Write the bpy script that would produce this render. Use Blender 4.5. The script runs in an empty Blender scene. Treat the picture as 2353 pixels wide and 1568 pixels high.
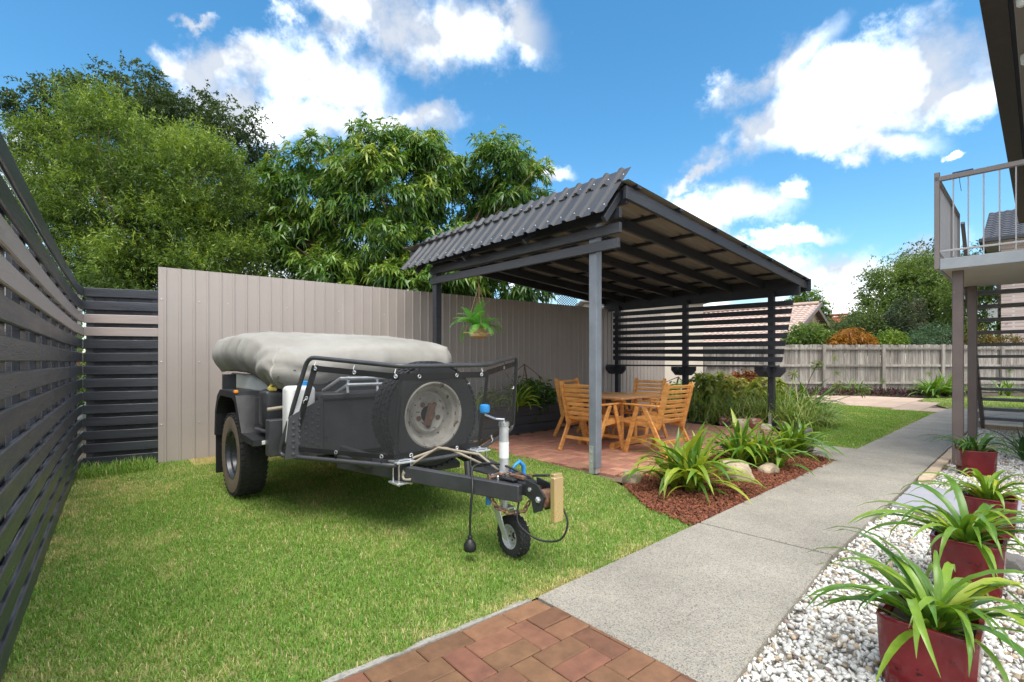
import bpy, math, random
import numpy as np
from mathutils import Vector, Matrix
random.seed(7); RNG = np.random.default_rng(11)
SC = bpy.context.scene
COL = SC.collection
R = math.radians
# ---------------------------------------------------------------- camera
# reference frame of the photograph: 2353 x 1568 units, level camera 1.2 m above the lawn
F, CX, HZ, EYE = 1150.0, 1176.5, 832.0, 1.2
cd = bpy.data.cameras.new('camera'); cam = bpy.data.objects.new('camera', cd); COL.objects.link(cam)
cd.sensor_width = 36.0; cd.lens = 36.0*F/2353.0; cd.shift_y = (HZ-784.0)/2353.0
cd.clip_start = 0.05; cd.clip_end = 2000
cam.location = (0, 0, EYE); cam.rotation_euler = (R(90), 0, 0)
SC.camera = cam
def P(px, py, Y): return Vector(((px-CX)/F*Y, Y, EYE-(py-HZ)/F*Y))
def PZ(px, py, Z): return P(px, py, (EYE-Z)*F/(py-HZ))
def G(px, py): return PZ(px, py, 0.0)
# ---------------------------------------------------------------- world, sun, exposure
SUN_EL, SUN_AZ = R(65), R(168)          # azimuth clockwise from +Y: behind the camera
w = bpy.data.worlds.new('World'); SC.world = w; w.use_nodes = True
nt = w.node_tree; nt.nodes.clear()
def N(t, **k):
    n = nt.nodes.new(t)
    for a, b in k.items(): setattr(n, a, b)
    return n
def Lk(a, b): nt.links.new(a, b)
def Mth(op, a, b=None, c=None):
    n = N('ShaderNodeMath', operation=op)
    for i, x in enumerate((a, b, c)):
        if x is None: continue
        if isinstance(x, (int, float)): n.inputs[i].default_value = x
        else: Lk(x, n.inputs[i])
    return n.outputs[0]
out = N('ShaderNodeOutputWorld'); bg = N('ShaderNodeBackground')
sky = N('ShaderNodeTexSky', sky_type='NISHITA'); sky.sun_disc = False
sky.sun_elevation = SUN_EL; sky.sun_rotation = SUN_AZ
sky.air_density = 1.0; sky.dust_density = 0.6; sky.ozone_density = 2.5
hs = N('ShaderNodeHueSaturation'); hs.inputs['Hue'].default_value = .488; hs.inputs['Saturation'].default_value = 1.28; hs.inputs['Value'].default_value = .48
Lk(sky.outputs[0], hs.inputs['Color'])
tc = N('ShaderNodeTexCoord'); sx = N('ShaderNodeSeparateXYZ'); Lk(tc.outputs['Generated'], sx.inputs[0])
az = Mth('ARCTAN2', sx.outputs[0], sx.outputs[1]); el = Mth('ARCSINE', sx.outputs[2])
cv = N('ShaderNodeCombineXYZ'); Lk(az, cv.inputs[0]); Lk(el, cv.inputs[1])
n1 = N('ShaderNodeTexNoise'); n1.inputs['Scale'].default_value = 6.5; n1.inputs['Detail'].default_value = 9; n1.inputs['Roughness'].default_value = .62
Lk(tc.outputs['Generated'], n1.inputs['Vector'])
wrp = N('ShaderNodeVectorMath', operation='MULTIPLY_ADD')
sub = N('ShaderNodeVectorMath', operation='SUBTRACT'); Lk(n1.outputs['Color'], sub.inputs[0]); sub.inputs[1].default_value = (.5, .5, .5)
Lk(sub.outputs[0], wrp.inputs[0]); wrp.inputs[1].default_value = (.22, .16, 0); Lk(cv.outputs[0], wrp.inputs[2])
CLOUDS = [  # centre x, y, half width, half height, turn: each becomes a direction in the sky
    (1010, 55, 200, 95, 6), (800, 30, 130, 55, 0), (1180, 40, 90, 85, 40), (560, 120, 130, 60, -14), (745, 195, 165, 78, 8), (430, 148, 105, 45, 8),
    (700, 280, 240, 60, 4), (890, 285, 170, 34, -4), (560, 260, 110, 60, 0),
    (1760, 175, 140, 62, -22), (1990, 185, 240, 70, 4), (2130, 215, 170, 62, -10), (1900, 255, 190, 70, -8), (1740, 325, 200, 58, -18), (2000, 340, 120, 38, 8),
    (1680, 490, 125, 42, 3), (1810, 542, 115, 20, -6), (1600, 420, 75, 16, -32), (1820, 440, 36, 20, 30), (1275, 412, 48, 18, 0), (2210, 350, 26, 12, 0),
    (1900, 640, 190, 62, 0), (2060, 620, 130, 46, -14), (1960, 700, 300, 40, 0), (10, 330, 80, 75, 0), (30, 410, 80, 50, 0), (1480, 660, 220, 50, 0), (600, 620, 500, 90, 0), (430, 22, 42, 16, -10)]
def mask(vec, lst):
    acc = None
    for (px, py, rx, ry, rot) in lst:
        a = math.atan2(px-CX, F); e = math.atan2((HZ-py)*math.cos(a), F)
        mp = N('ShaderNodeMapping', vector_type='TEXTURE')
        mp.inputs['Location'].default_value = (a, e, 0); mp.inputs['Rotation'].default_value = (0, 0, R(-rot))
        mp.inputs['Scale'].default_value = (1.12*rx/F*math.cos(a)**1.6, 1.12*ry/F*math.cos(a)**.7*math.cos(e)**2, 1)
        Lk(vec, mp.inputs['Vector'])
        ln = N('ShaderNodeVectorMath', operation='LENGTH'); Lk(mp.outputs[0], ln.inputs[0])
        v = Mth('SUBTRACT', 1.0, ln.outputs['Value'])
        acc = v if acc is None else Mth('SMOOTH_MAX', acc, v, .25)
    return acc
m = mask(wrp.outputs[0], CLOUDS)
# heavier cloud added behind and above the camera, out of view, for fill light
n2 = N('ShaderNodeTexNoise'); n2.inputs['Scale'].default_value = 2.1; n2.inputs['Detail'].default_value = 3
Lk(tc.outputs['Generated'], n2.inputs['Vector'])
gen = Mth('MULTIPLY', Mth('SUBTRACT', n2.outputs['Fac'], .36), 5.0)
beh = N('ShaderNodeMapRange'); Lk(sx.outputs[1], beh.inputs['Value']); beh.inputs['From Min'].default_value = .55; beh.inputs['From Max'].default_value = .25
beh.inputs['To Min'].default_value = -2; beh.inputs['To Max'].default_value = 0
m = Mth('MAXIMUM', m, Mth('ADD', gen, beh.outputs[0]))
dens = Mth('ADD', Mth('MULTIPLY', m, 1.25), Mth('MULTIPLY', Mth('SUBTRACT', n1.outputs['Fac'], .5), 4.2))
sm = N('ShaderNodeMapRange', interpolation_type='SMOOTHSTEP'); Lk(dens, sm.inputs['Value'])
sm.inputs['From Min'].default_value = -.35; sm.inputs['From Max'].default_value = 1.05
n3 = N('ShaderNodeTexNoise'); n3.inputs['Scale'].default_value = 7; n3.inputs['Detail'].default_value = 5
Lk(tc.outputs['Generated'], n3.inputs['Vector'])
cr = N('ShaderNodeValToRGB'); Lk(n3.outputs['Fac'], cr.inputs[0])
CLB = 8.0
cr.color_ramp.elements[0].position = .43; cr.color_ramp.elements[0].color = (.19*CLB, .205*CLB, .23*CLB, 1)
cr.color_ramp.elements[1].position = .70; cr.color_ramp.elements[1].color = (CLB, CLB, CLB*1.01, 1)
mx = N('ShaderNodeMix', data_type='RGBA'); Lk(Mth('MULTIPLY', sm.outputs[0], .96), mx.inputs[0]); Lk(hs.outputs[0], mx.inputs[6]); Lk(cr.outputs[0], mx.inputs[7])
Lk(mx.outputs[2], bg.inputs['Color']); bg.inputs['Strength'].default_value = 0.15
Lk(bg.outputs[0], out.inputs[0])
sl = bpy.data.lights.new('sun', 'SUN'); so = bpy.data.objects.new('sun', sl); COL.objects.link(so)
sl.energy = 1.15; sl.angle = R(38); sl.color = (1, .955, .88)
sd = Vector((math.sin(SUN_AZ)*math.cos(SUN_EL), math.cos(SUN_AZ)*math.cos(SUN_EL), math.sin(SUN_EL)))
so.rotation_euler = (-sd).to_track_quat('-Z', 'Y').to_euler(); so.location = (0, 0, 30)
SC.view_settings.view_transform = 'Standard'; SC.view_settings.look = 'None'
SC.view_settings.exposure = 1.72; SC.view_settings.gamma = 1.0; SC.view_settings.use_curve_mapping = False
SC.cycles.max_bounces = 8; SC.cycles.transparent_max_bounces = 16
# ---------------------------------------------------------------- materials
def new_mat(name):
    m = bpy.data.materials.new(name); m.use_nodes = True
    return m, m.node_tree, m.node_tree.nodes['Principled BSDF']
def mul(c, k): return (min(c[0]*k, 1), min(c[1]*k, 1), min(c[2]*k, 1), 1)
MATS = {}
def mat(name, col, rough=.6, var=.18, scale=6, bump=0., bscale=60, metal=0., spec=.5, stretch=(1, 1, 1), col2=None, rand=.0, coat=0., spot=None, spot_scale=40, spot_at=.68, world=False, huev=None):
    """two noises mix the base colour, Object Info varies copies, a finer noise gives relief; spot = specks of another colour"""
    m, t, b = new_mat(name); L = t.links
    def n(ty, **k):
        x = t.nodes.new(ty)
        for a, v in k.items(): setattr(x, a, v)
        return x
    oi = n('ShaderNodeObjectInfo'); co = n('ShaderNodeTexCoord'); geo = n('ShaderNodeNewGeometry')
    va = n('ShaderNodeVectorMath', operation='MULTIPLY_ADD')
    L.new(geo.outputs['Position'] if world else co.outputs['Object'], va.inputs[0]); va.inputs[1].default_value = stretch
    ml = n('ShaderNodeMath', operation='MULTIPLY'); L.new(oi.outputs['Random'], ml.inputs[0]); ml.inputs[1].default_value = 0 if world else 37.
    cb = n('ShaderNodeCombineXYZ')
    for i in range(3): L.new(ml.outputs[0], cb.inputs[i])
    L.new(cb.outputs[0], va.inputs[2])
    ns = n('ShaderNodeTexNoise'); ns.inputs['Scale'].default_value = scale; ns.inputs['Detail'].default_value = 6; ns.inputs['Roughness'].default_value = .65
    L.new(va.outputs[0], ns.inputs['Vector'])
    rp = n('ShaderNodeValToRGB'); L.new(ns.outputs['Fac'], rp.inputs[0])
    rp.color_ramp.elements[0].position = .32; rp.color_ramp.elements[1].position = .68
    rp.color_ramp.elements[0].color = mul(col, 1-var); rp.color_ramp.elements[1].color = mul(col2, 1) if col2 else mul(col, 1+var)
    c = rp.outputs[0]
    if spot:
        vs = n('ShaderNodeTexNoise'); vs.inputs['Scale'].default_value = spot_scale; vs.inputs['Detail'].default_value = 3; L.new(va.outputs[0], vs.inputs['Vector'])
        mr = n('ShaderNodeMapRange'); L.new(vs.outputs['Fac'], mr.inputs['Value']); mr.inputs['From Min'].default_value = spot_at; mr.inputs['From Max'].default_value = spot_at+.04
        mxx = n('ShaderNodeMix', data_type='RGBA'); L.new(mr.outputs[0], mxx.inputs[0]); L.new(c, mxx.inputs[6]); mxx.inputs[7].default_value = mul(spot, 1); c = mxx.outputs[2]
    if rand:
        h = n('ShaderNodeHueSaturation'); mr = n('ShaderNodeMapRange'); L.new(oi.outputs['Random'], mr.inputs['Value'])
        mr.inputs['To Min'].default_value = 1-rand; mr.inputs['To Max'].default_value = 1+rand
        L.new(mr.outputs[0], h.inputs['Value']); L.new(c, h.inputs['Color'])
        if huev:
            m3 = n('ShaderNodeMath', operation='FRACT'); m4 = n('ShaderNodeMath', operation='MULTIPLY'); L.new(oi.outputs['Random'], m4.inputs[0]); m4.inputs[1].default_value = 13.7
            L.new(m4.outputs[0], m3.inputs[0]); mr2 = n('ShaderNodeMapRange'); L.new(m3.outputs[0], mr2.inputs['Value'])
            mr2.inputs['To Min'].default_value = .5-huev; mr2.inputs['To Max'].default_value = .5+huev; L.new(mr2.outputs[0], h.inputs['Hue'])
        c = h.outputs[0]
    L.new(c, b.inputs['Base Color'])
    rn = n('ShaderNodeMapRange'); L.new(ns.outputs['Fac'], rn.inputs['Value']); rn.inputs['From Min'].default_value = .3; rn.inputs['From Max'].default_value = .7
    rn.inputs['To Min'].default_value = max(rough-.1, .03); rn.inputs['To Max'].default_value = min(rough+.1, 1); L.new(rn.outputs[0], b.inputs['Roughness'])
    b.inputs['Metallic'].default_value = metal; b.inputs['Specular IOR Level'].default_value = spec; b.inputs['Coat Weight'].default_value = coat
    if coat: b.inputs['Coat Roughness'].default_value = .08
    if bump:
        nb = n('ShaderNodeTexNoise'); nb.inputs['Scale'].default_value = bscale; nb.inputs['Detail'].default_value = 5; L.new(va.outputs[0], nb.inputs['Vector'])
        bp = n('ShaderNodeBump'); bp.inputs['Strength'].default_value = bump; bp.inputs['Distance'].default_value = .01
        L.new(nb.outputs['Fac'], bp.inputs['Height']); L.new(bp.outputs[0], b.inputs['Normal'])
    MATS[name] = m
    return m
def leaf_mat(name, tint=(1, 1, 1), rough=.45, trans=.35, base=None, rand=.12, ramp=None, spec=.4):
    """leaf: colour from the per-leaf attribute (or base + object random), some light passes through"""
    m, t, b = new_mat(name); L = t.links
    if base is None:
        at = t.nodes.new('ShaderNodeAttribute'); at.attribute_name = 'col'; c = at.outputs['Color']
    else:
        oi = t.nodes.new('ShaderNodeObjectInfo'); rp = t.nodes.new('ShaderNodeValToRGB'); L.new(oi.outputs['Random'], rp.inputs[0])
        rp.color_ramp.elements[0].color = mul(base[0], 1); rp.color_ramp.elements[1].color = mul(base[1], 1)
        co = t.nodes.new('ShaderNodeTexCoord'); ns = t.nodes.new('ShaderNodeTexNoise'); ns.inputs['Scale'].default_value = 9; L.new(co.outputs['Object'], ns.inputs['Vector'])
        h = t.nodes.new('ShaderNodeHueSaturation'); mr = t.nodes.new('ShaderNodeMapRange'); L.new(ns.outputs['Fac'], mr.inputs['Value']); mr.inputs['To Min'].default_value = .6; mr.inputs['To Max'].default_value = 1.4
        L.new(mr.outputs[0], h.inputs['Value']); L.new(rp.outputs[0], h.inputs['Color']); c = h.outputs[0]
    L.new(c, b.inputs['Base Color']); b.inputs['Roughness'].default_value = rough; b.inputs['Specular IOR Level'].default_value = spec
    tr = t.nodes.new('ShaderNodeBsdfTranslucent'); tm = t.nodes.new('ShaderNodeMix'); tm.data_type = 'RGBA'; tm.blend_type = 'MULTIPLY'; tm.inputs[0].default_value = 1
    L.new(c, tm.inputs[6]); tm.inputs[7].default_value = (1.25, 1.25, .55, 1); L.new(tm.outputs[2], tr.inputs['Color'])
    ms = t.nodes.new('ShaderNodeMixShader'); ms.inputs[0].default_value = trans
    L.new(b.outputs[0], ms.inputs[1]); L.new(tr.outputs[0], ms.inputs[2]); L.new(ms.outputs[0], t.nodes['Material Output'].inputs['Surface'])
    MATS[name] = m
    return m
# ---------------------------------------------------------------- mesh building
UP = Vector((0, 0, 1))
def _cham():
    idx = {}; k = 0; vs = []
    for sx_ in (-1, 1):
        for sy_ in (-1, 1):
            for sz_ in (-1, 1):
                for a in range(3): idx[(sx_, sy_, sz_, a)] = k; k += 1; vs.append((sx_, sy_, sz_, a))
    fs = []
    def pos(i):
        s = vs[i]; return Vector([s[j]*(1.0 if j == s[3] else .8) for j in range(3)])
    for a in range(3):
        b, c = [i for i in range(3) if i != a]
        for s in (-1, 1):
            q = []
            for (p, r) in ((-1, -1), (1, -1), (1, 1), (-1, 1)):
                z = [0]*3; z[a] = s; z[b] = p; z[c] = r; q.append(idx[(*z, a)])
            fs.append(q)
        for p in (-1, 1):
            for r in (-1, 1):   # edge along a between faces b and c
                q = []
                for (e, fc) in ((-1, b), (1, b), (1, c), (-1, c)):
                    z = [0]*3; z[a] = e; z[b] = p; z[c] = r; q.append(idx[(*z, fc)])
                fs.append(q)
    for sx_ in (-1, 1):
        for sy_ in (-1, 1):
            for sz_ in (-1, 1): fs.append([idx[(sx_, sy_, sz_, a)] for a in range(3)])
    o = []
    for q in fs:
        p0, p1, p2 = (pos(i) for i in q[:3]); nn = (p1-p0).cross(p2-p0); ce = sum((pos(i) for i in q), Vector())/len(q)
        o.append(list(q) if nn.dot(ce) > 0 else list(q)[::-1])
    return vs, o
CH_V, CH_F = _cham()
ORG = {}
class MB:
    def __init__(s): s.v = []; s.f = []
    def add(s, vs, fs):
        o = len(s.v); s.v += [Vector(x) for x in vs]; s.f += [[i+o for i in q] for q in fs]; return s
    def box(s, c, size, axes=None, ch=.003):
        c = Vector(c); ex, ey, ez = axes if axes else (Vector((1, 0, 0)), Vector((0, 1, 0)), UP)
        h = [x/2 for x in size]; ch = min(ch, min(h)*.6)
        vs = []
        for q in CH_V:
            l = [q[j]*(h[j] if j == q[3] else h[j]-ch) for j in range(3)]
            vs.append(c+ex*l[0]+ey*l[1]+ez*l[2])
        return s.add(vs, CH_F)
    def beam(s, p0, p1, w, h, up=UP, ch=.003):
        p0, p1 = Vector(p0), Vector(p1); d = (p1-p0); l = d.length; d.normalize()
        side = d.cross(up).normalized(); u = side.cross(d).normalized()
        return s.box((p0+p1)/2, (l, w, h), (d, side, u), ch)
    def tube(s, pts, r, n=8, closed=False, caps=True):
        pts = [Vector(p) for p in pts]; k = len(pts); rr = r if isinstance(r, (list, tuple)) else [r]*k
        o = len(s.v); prev = None
        for i, p in enumerate(pts):
            a = pts[i-1] if (i > 0 or closed) else p; b = pts[(i+1) % k] if (i < k-1 or closed) else p
            d = (b-a).normalized()
            if prev is None:
                prev = d.cross(UP if abs(d.z) < .9 else Vector((1, 0, 0))).normalized()
            x = (prev-d*prev.dot(d)).normalized(); y = d.cross(x); prev = x
            for j in range(n):
                t = 2*math.pi*j/n; s.v.append(p+(x*math.cos(t)+y*math.sin(t))*rr[i])
        for i in range(k if closed else k-1):
            for j in range(n):
                a = o+i*n+j; b = o+i*n+(j+1) % n; i2 = (i+1) % k
                s.f.append([a, b, o+i2*n+(j+1) % n, o+i2*n+j])
        if caps and not closed:
            s.f.append([o+j for j in range(n)][::-1]); s.f.append([o+(k-1)*n+j for j in range(n)])
        return s
    def prism(s, poly, d0, d1):
        """poly: list of 3-D points; extruded from offset vector d0 to d1"""
        k = len(poly); a = [Vector(p)+Vector(d0) for p in poly]; b = [Vector(p)+Vector(d1) for p in poly]
        return s.add(a+b, [list(range(k))[::-1], [k+i for i in range(k)]]+[[i, (i+1) % k, k+(i+1) % k, k+i] for i in range(k)])
    def lathe(s, c, ax, prof, n=24, closed=False, caps=True):
        c = Vector(c); ax = Vector(ax).normalized(); x = ax.cross(UP if abs(ax.z) < .9 else Vector((1, 0, 0))).normalized(); y = ax.cross(x)
        o = len(s.v); k = len(prof)
        for (r, h) in prof:
            for j in range(n):
                t = 2*math.pi*j/n; s.v.append(c+ax*h+(x*math.cos(t)+y*math.sin(t))*r)
        for i in range(k if closed else k-1):
            i2 = (i+1) % k
            for j in range(n): s.f.append([o+i*n+j, o+i*n+(j+1) % n, o+i2*n+(j+1) % n, o+i2*n+j])
        if not closed and caps:
            if prof[0][0] > 1e-6: s.f.append([o+j for j in range(n)][::-1])
            if prof[-1][0] > 1e-6: s.f.append([o+(k-1)*n+j for j in range(n)])
        return s
    def mesh(s, name, org=Vector()):
        me = bpy.data.meshes.new(name); me.from_pydata([tuple(x-org) for x in s.v], [], s.f); me.validate(); me.update(); return me
    def soft(s, c, size, axes, r, seg=3):
        """box with round edges"""
        import bmesh
        b = bmesh.new(); bmesh.ops.create_cube(b, size=1)
        for v_ in b.verts: v_.co = Vector((v_.co.x*size[0], v_.co.y*size[1], v_.co.z*size[2]))
        bmesh.ops.bevel(b, geom=list(b.edges), offset=r, segments=seg, profile=.5, affect='EDGES'); b.verts.index_update()
        c = Vector(c); vs = [c+axes[0]*v_.co.x+axes[1]*v_.co.y+axes[2]*v_.co.z for v_ in b.verts]; fs = [[v_.index for v_ in f_.verts] for f_ in b.faces]; b.free()
        return s.add(vs, fs)
    def build(s, name, m, parent=None, smooth=False, fix=True, at=None):
        org = ORG[parent.name] if parent is not None else (Vector(at) if at is not None else Vector())
        me = s.mesh(name, org)
        if fix:
            import bmesh
            b = bmesh.new(); b.from_mesh(me); bmesh.ops.recalc_face_normals(b, faces=b.faces); b.to_mesh(me); b.free()
        o = obj(name, me, m, parent)
        if parent is None: o.location = org; ORG[o.name] = org
        else: ORG[o.name] = org
        if smooth: shade(me, smooth)
        return o
def shade(me, ang):
    me.polygons.foreach_set('use_smooth', [True]*len(me.polygons))
    if ang is not True:
        me.set_sharp_from_angle(angle=R(ang))
def obj(name, me, m, parent=None):
    o = bpy.data.objects.new(name, me); COL.objects.link(o)
    if m is not None and not me.materials: me.materials.append(m)
    if parent is not None: o.parent = parent
    ORG.setdefault(o.name, Vector())
    return o
def tag(o, label=None, cat=None, group=None, kind=None):
    if label: o['label'] = label
    if cat: o['category'] = cat
    if group: o['group'] = group
    if kind: o['kind'] = kind
    return o
def thing(name, label, cat, loc=(0, 0, 0), rz=0, group=None):
    o = bpy.data.objects.new(name, None); COL.objects.link(o); o.location = loc; o.rotation_euler = (0, 0, rz); o.empty_display_size = .1
    ORG[o.name] = Vector(loc) if rz == 0 else Vector()
    return tag(o, label, cat, group)
def inst(src, parent, mtx):
    o = src.copy(); COL.objects.link(o); o.parent = parent; o.matrix_local = mtx
    for ch in src.children:
        c = ch.copy(); COL.objects.link(c); c.parent = o
    ORG[o.name] = Vector(); return o
def copy_tree(src, loc, rz, label=None, group=None):
    r = src.copy(); COL.objects.link(r); r.location = loc; r.rotation_euler = (0, 0, rz)
    if label: r['label'] = label
    if group: r['group'] = group
    for ch in list(src.children):
        c = ch.copy(); COL.objects.link(c); c.parent = r
        for g in ch.children: d = g.copy(); COL.objects.link(d); d.parent = c
    return r
def np_mesh(name, V, T, cols=None, smooth=False):
    """V (n,3) float, T (m,k) int: one mesh straight from arrays"""
    me = bpy.data.meshes.new(name); n, k = T.shape
    me.vertices.add(len(V)); me.vertices.foreach_set('co', np.ascontiguousarray(V, dtype=np.float32).ravel())
    me.loops.add(n*k); me.loops.foreach_set('vertex_index', np.ascontiguousarray(T, dtype=np.int32).ravel())
    me.polygons.add(n); me.polygons.foreach_set('loop_start', np.arange(0, n*k, k, dtype=np.int32)); me.polygons.foreach_set('loop_total', np.full(n, k, dtype=np.int32))
    if smooth: me.polygons.foreach_set('use_smooth', np.ones(n, dtype=bool))
    me.update(calc_edges=True)
    if cols is not None:
        a = me.attributes.new('col', 'FLOAT_COLOR', 'POINT')
        a.data.foreach_set('color', np.ascontiguousarray(np.concatenate([cols, np.ones((len(cols), 1))], 1), dtype=np.float32).ravel())
    return me
def inside(poly, X, Y):
    r = np.zeros(len(X), bool); k = len(poly); j = k-1
    for i in range(k):
        xi, yi = poly[i][:2]; xj, yj = poly[j][:2]
        c = ((yi > Y) != (yj > Y)) & (X < (xj-xi)*(Y-yi)/((yj-yi) if yj != yi else 1e-9)+xi); r ^= c; j = i
    return r
def sheet(name, poly, z, m, label=None):
    o = MB().add([(p[0], p[1], z) for p in poly], [list(range(len(poly)))]).build(name, m)
    return tag(o, kind='structure')
# ---------------------------------------------------------------- the palette
POSTG = mat('front_post_grey', (.20, .22, .25), .4, .12, 6, .2, 40, spot=(.5, .5, .5), spot_scale=70, spot_at=.77)  # front post only: a lighter grey than the charcoal of the other posts
CHAR = mat('charcoal_paint', (.038, .041, .050), .36, .22, 4, .25, 30, stretch=(1, 1, 6), rand=.12)
CHARH = mat('charcoal_paint_weathered', (.050, .053, .062), .36, .22, 3, .3, 26, stretch=(.5, .5, 5), rand=.16, spot=(.16, .16, .17), spot_scale=55, spot_at=.75)
TAUPE = mat('taupe_paint', (.40, .335, .31), .45, .08, 3, .2, 26, stretch=(.5, .5, 5), rand=.05)
WALLM = mat('fence_steel', (.43, .375, .342), .42, .05, 1.3, 0, spot=(.25, .22, .2), spot_scale=60, spot_at=.76, spec=.4)
ROOFM = mat('roof_steel', (.055, .058, .064), .45, .12, 2.5, 0, spec=.35)
ROOFU = mat('roof_steel_underside', (.33, .30, .26), .5, .1, 3)
SCREWM = mat('zinc', (.75, .76, .78), .3, .05, 5, metal=.9)
GALV = mat('galvanised', (.60, .62, .63), .38, .12, 18, metal=.55)
SOIL = mat('soil', (.075, .055, .038), .95, .35, 9, .8, 60, world=True)
FARG = mat('far_ground', (.075, .085, .035), .95, .3, .8, .3, 30, world=True)
LAWNM = mat('lawn_base', (.24, .28, .075), .95, .3, 3.0, .6, 90, world=True, col2=(.40, .35, .16))
BED = mat('sand_bedding', (.17, .12, .085), .95, .3, 30, .3, 200, world=True)
BRICKM = mat('paver_brick', (.20, .094, .050), .72, .20, 14, .18, 160, rand=.22, huev=.012, spot=(.10, .07, .06), spot_scale=190, spot_at=.70)
PATIOM = mat('patio_brick', (.40, .19, .125), .75, .20, 9, .15, 150, rand=.20, huev=.012, spot=(.16, .10, .08), spot_scale=150, spot_at=.72)
TANP = mat('tan_paver', (.52, .38, .28), .8, .12, 5, .2, 120, rand=.08)
EDGEB = mat('cream_brick', (.55, .42, .29), .8, .18, 10, .25, 120, rand=.15)
BLUES = mat('grey_stone_paver', (.36, .355, .39), .6, .08, 7, .05, 100)
def concrete(name, base, speck=1.0, scale=110):
    m, t, b = new_mat(name); L = t.links; g = t.nodes.new('ShaderNodeNewGeometry')
    vo = t.nodes.new('ShaderNodeTexVoronoi'); vo.inputs['Scale'].default_value = scale; L.new(g.outputs['Position'], vo.inputs['Vector'])
    bw = t.nodes.new('ShaderNodeSeparateColor'); L.new(vo.outputs['Color'], bw.inputs[0])
    rp = t.nodes.new('ShaderNodeValToRGB'); L.new(bw.outputs[0], rp.inputs[0]); e = rp.color_ramp.elements
    k = speck
    e[0].position = 0; e[0].color = mul(base, 1-.78*k); e[1].position = 1; e[1].color = mul(base, 1+.35*k)
    for (p_, c_) in ((.18, mul(base, 1-.45*k)), (.30, mul(base, 1-.06*k)), (.72, mul(base, 1.0)), (.80, (base[0]*1.05, base[1]*.93, base[2]*.78, 1))):
        x = e.new(p_); x.color = c_
    n1 = t.nodes.new('ShaderNodeTexNoise'); n1.inputs['Scale'].default_value = 1.1; n1.inputs['Detail'].default_value = 7; n1.inputs['Roughness'].default_value = .7; L.new(g.outputs['Position'], n1.inputs['Vector'])
    mr = t.nodes.new('ShaderNodeMapRange'); L.new(n1.outputs['Fac'], mr.inputs['Value']); mr.inputs['From Min'].default_value = .3; mr.inputs['From Max'].default_value = .7; mr.inputs['To Min'].default_value = .72; mr.inputs['To Max'].default_value = 1.12
    h = t.nodes.new('ShaderNodeHueSaturation'); L.new(rp.outputs[0], h.inputs['Color']); L.new(mr.outputs[0], h.inputs['Value'])
    L.new(h.outputs[0], b.inputs['Base Color']); b.inputs['Roughness'].default_value = .85
    bp = t.nodes.new('ShaderNodeBump'); bp.inputs['Strength'].default_value = .35; bp.inputs['Distance'].default_value = .004; L.new(vo.outputs['Distance'], bp.inputs['Height']); L.new(bp.outputs[0], b.inputs['Normal'])
    return m
CONC = concrete('exposed_concrete', (.35, .325, .275), .75, 210)
CONCE = concrete('edge_concrete', (.40, .385, .34), .4, 90)
# ---------------------------------------------------------------- plan of the place
U = Vector((.728, .686, 0)).normalized(); V = Vector((-U.y, U.x, 0))      # along the path, and across it towards the steel fence
P1 = Vector((.907, 5.45, 0))                                            # the pergola post on the lawn
def PU(u, v, z=0): return P1+U*u+V*v+UP*z
L0 = Vector((.14, 2.527, 0))                                            # path edge
def PT(t, n, z=0): return L0+U*t-V*n+UP*z
W0 = Vector((-4.22, 5.97, 0)); WD = Vector((.75, .661, 0)).normalized(); WN = Vector((WD.y, -WD.x, 0))   # steel fence
def WT(t, off=0, z=0): return W0+WD*t+WN*off+UP*z
FC = [Vector((-1.155, .93, 0)), Vector((-3.753, 4.205, 0)), Vector((-4.87, 5.68, 0))]      # slat fence, bent in plan
OB = Vector((.122, 2.527, 0)); UB = Vector((.765, .644, 0)).normalized(); VB = Vector((-UB.y, UB.x, 0))
# ---------------------------------------------------------------- ground
sheet('ground', [(-400, -60), (400, -60), (400, 900), (-400, 900)], -.07, FARG)
sheet('garden_soil', [(-9, -2), (30, -2), (30, 24), (-9, 24)], -.055, SOIL)
E0 = G(1340, 1088)
lawn1 = [(-1.45, 1.0), (-3.9, 4.25), (-4.87, 5.62), tuple(WT(.05, .02)[:2]), tuple(WT(4.6, .02)[:2]), tuple(PU(.35, 3.2)[:2]), tuple(PU(.16, 1.9)[:2]), tuple(PU(-.06, .3)[:2]), tuple(PU(-.14, -.3)[:2]),
         tuple(G(1436, 1119)[:2]), tuple(G(1492, 1171)[:2]), tuple(G(1612, 1199)[:2]), tuple(PT(1.6, -.01)[:2]), tuple((OB+VB*.03)[:2]), tuple((OB-UB*2.0+VB*.06)[:2])]
sheet('lawn', lawn1, -.012, LAWNM)
lawn2 = [tuple(G(1874, 1021)[:2]), tuple(G(1972, 1032)[:2]), tuple(PT(12.6, -.02)[:2]), tuple(G(2150, 948)[:2]), tuple(G(1872, 923)[:2]), tuple(G(1862, 950)[:2]), tuple(G(1862, 985)[:2])]
sheet('lawn', lawn2, -.012, LAWNM)
lawn3 = [tuple(G(2182, 938.5)[:2]), (13.3, 12.6), (17.5, 14.2), (17.5, 17.6), tuple(G(2100, 916)[:2])]
sheet('lawn', lawn3, -.012, LAWNM)
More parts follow.
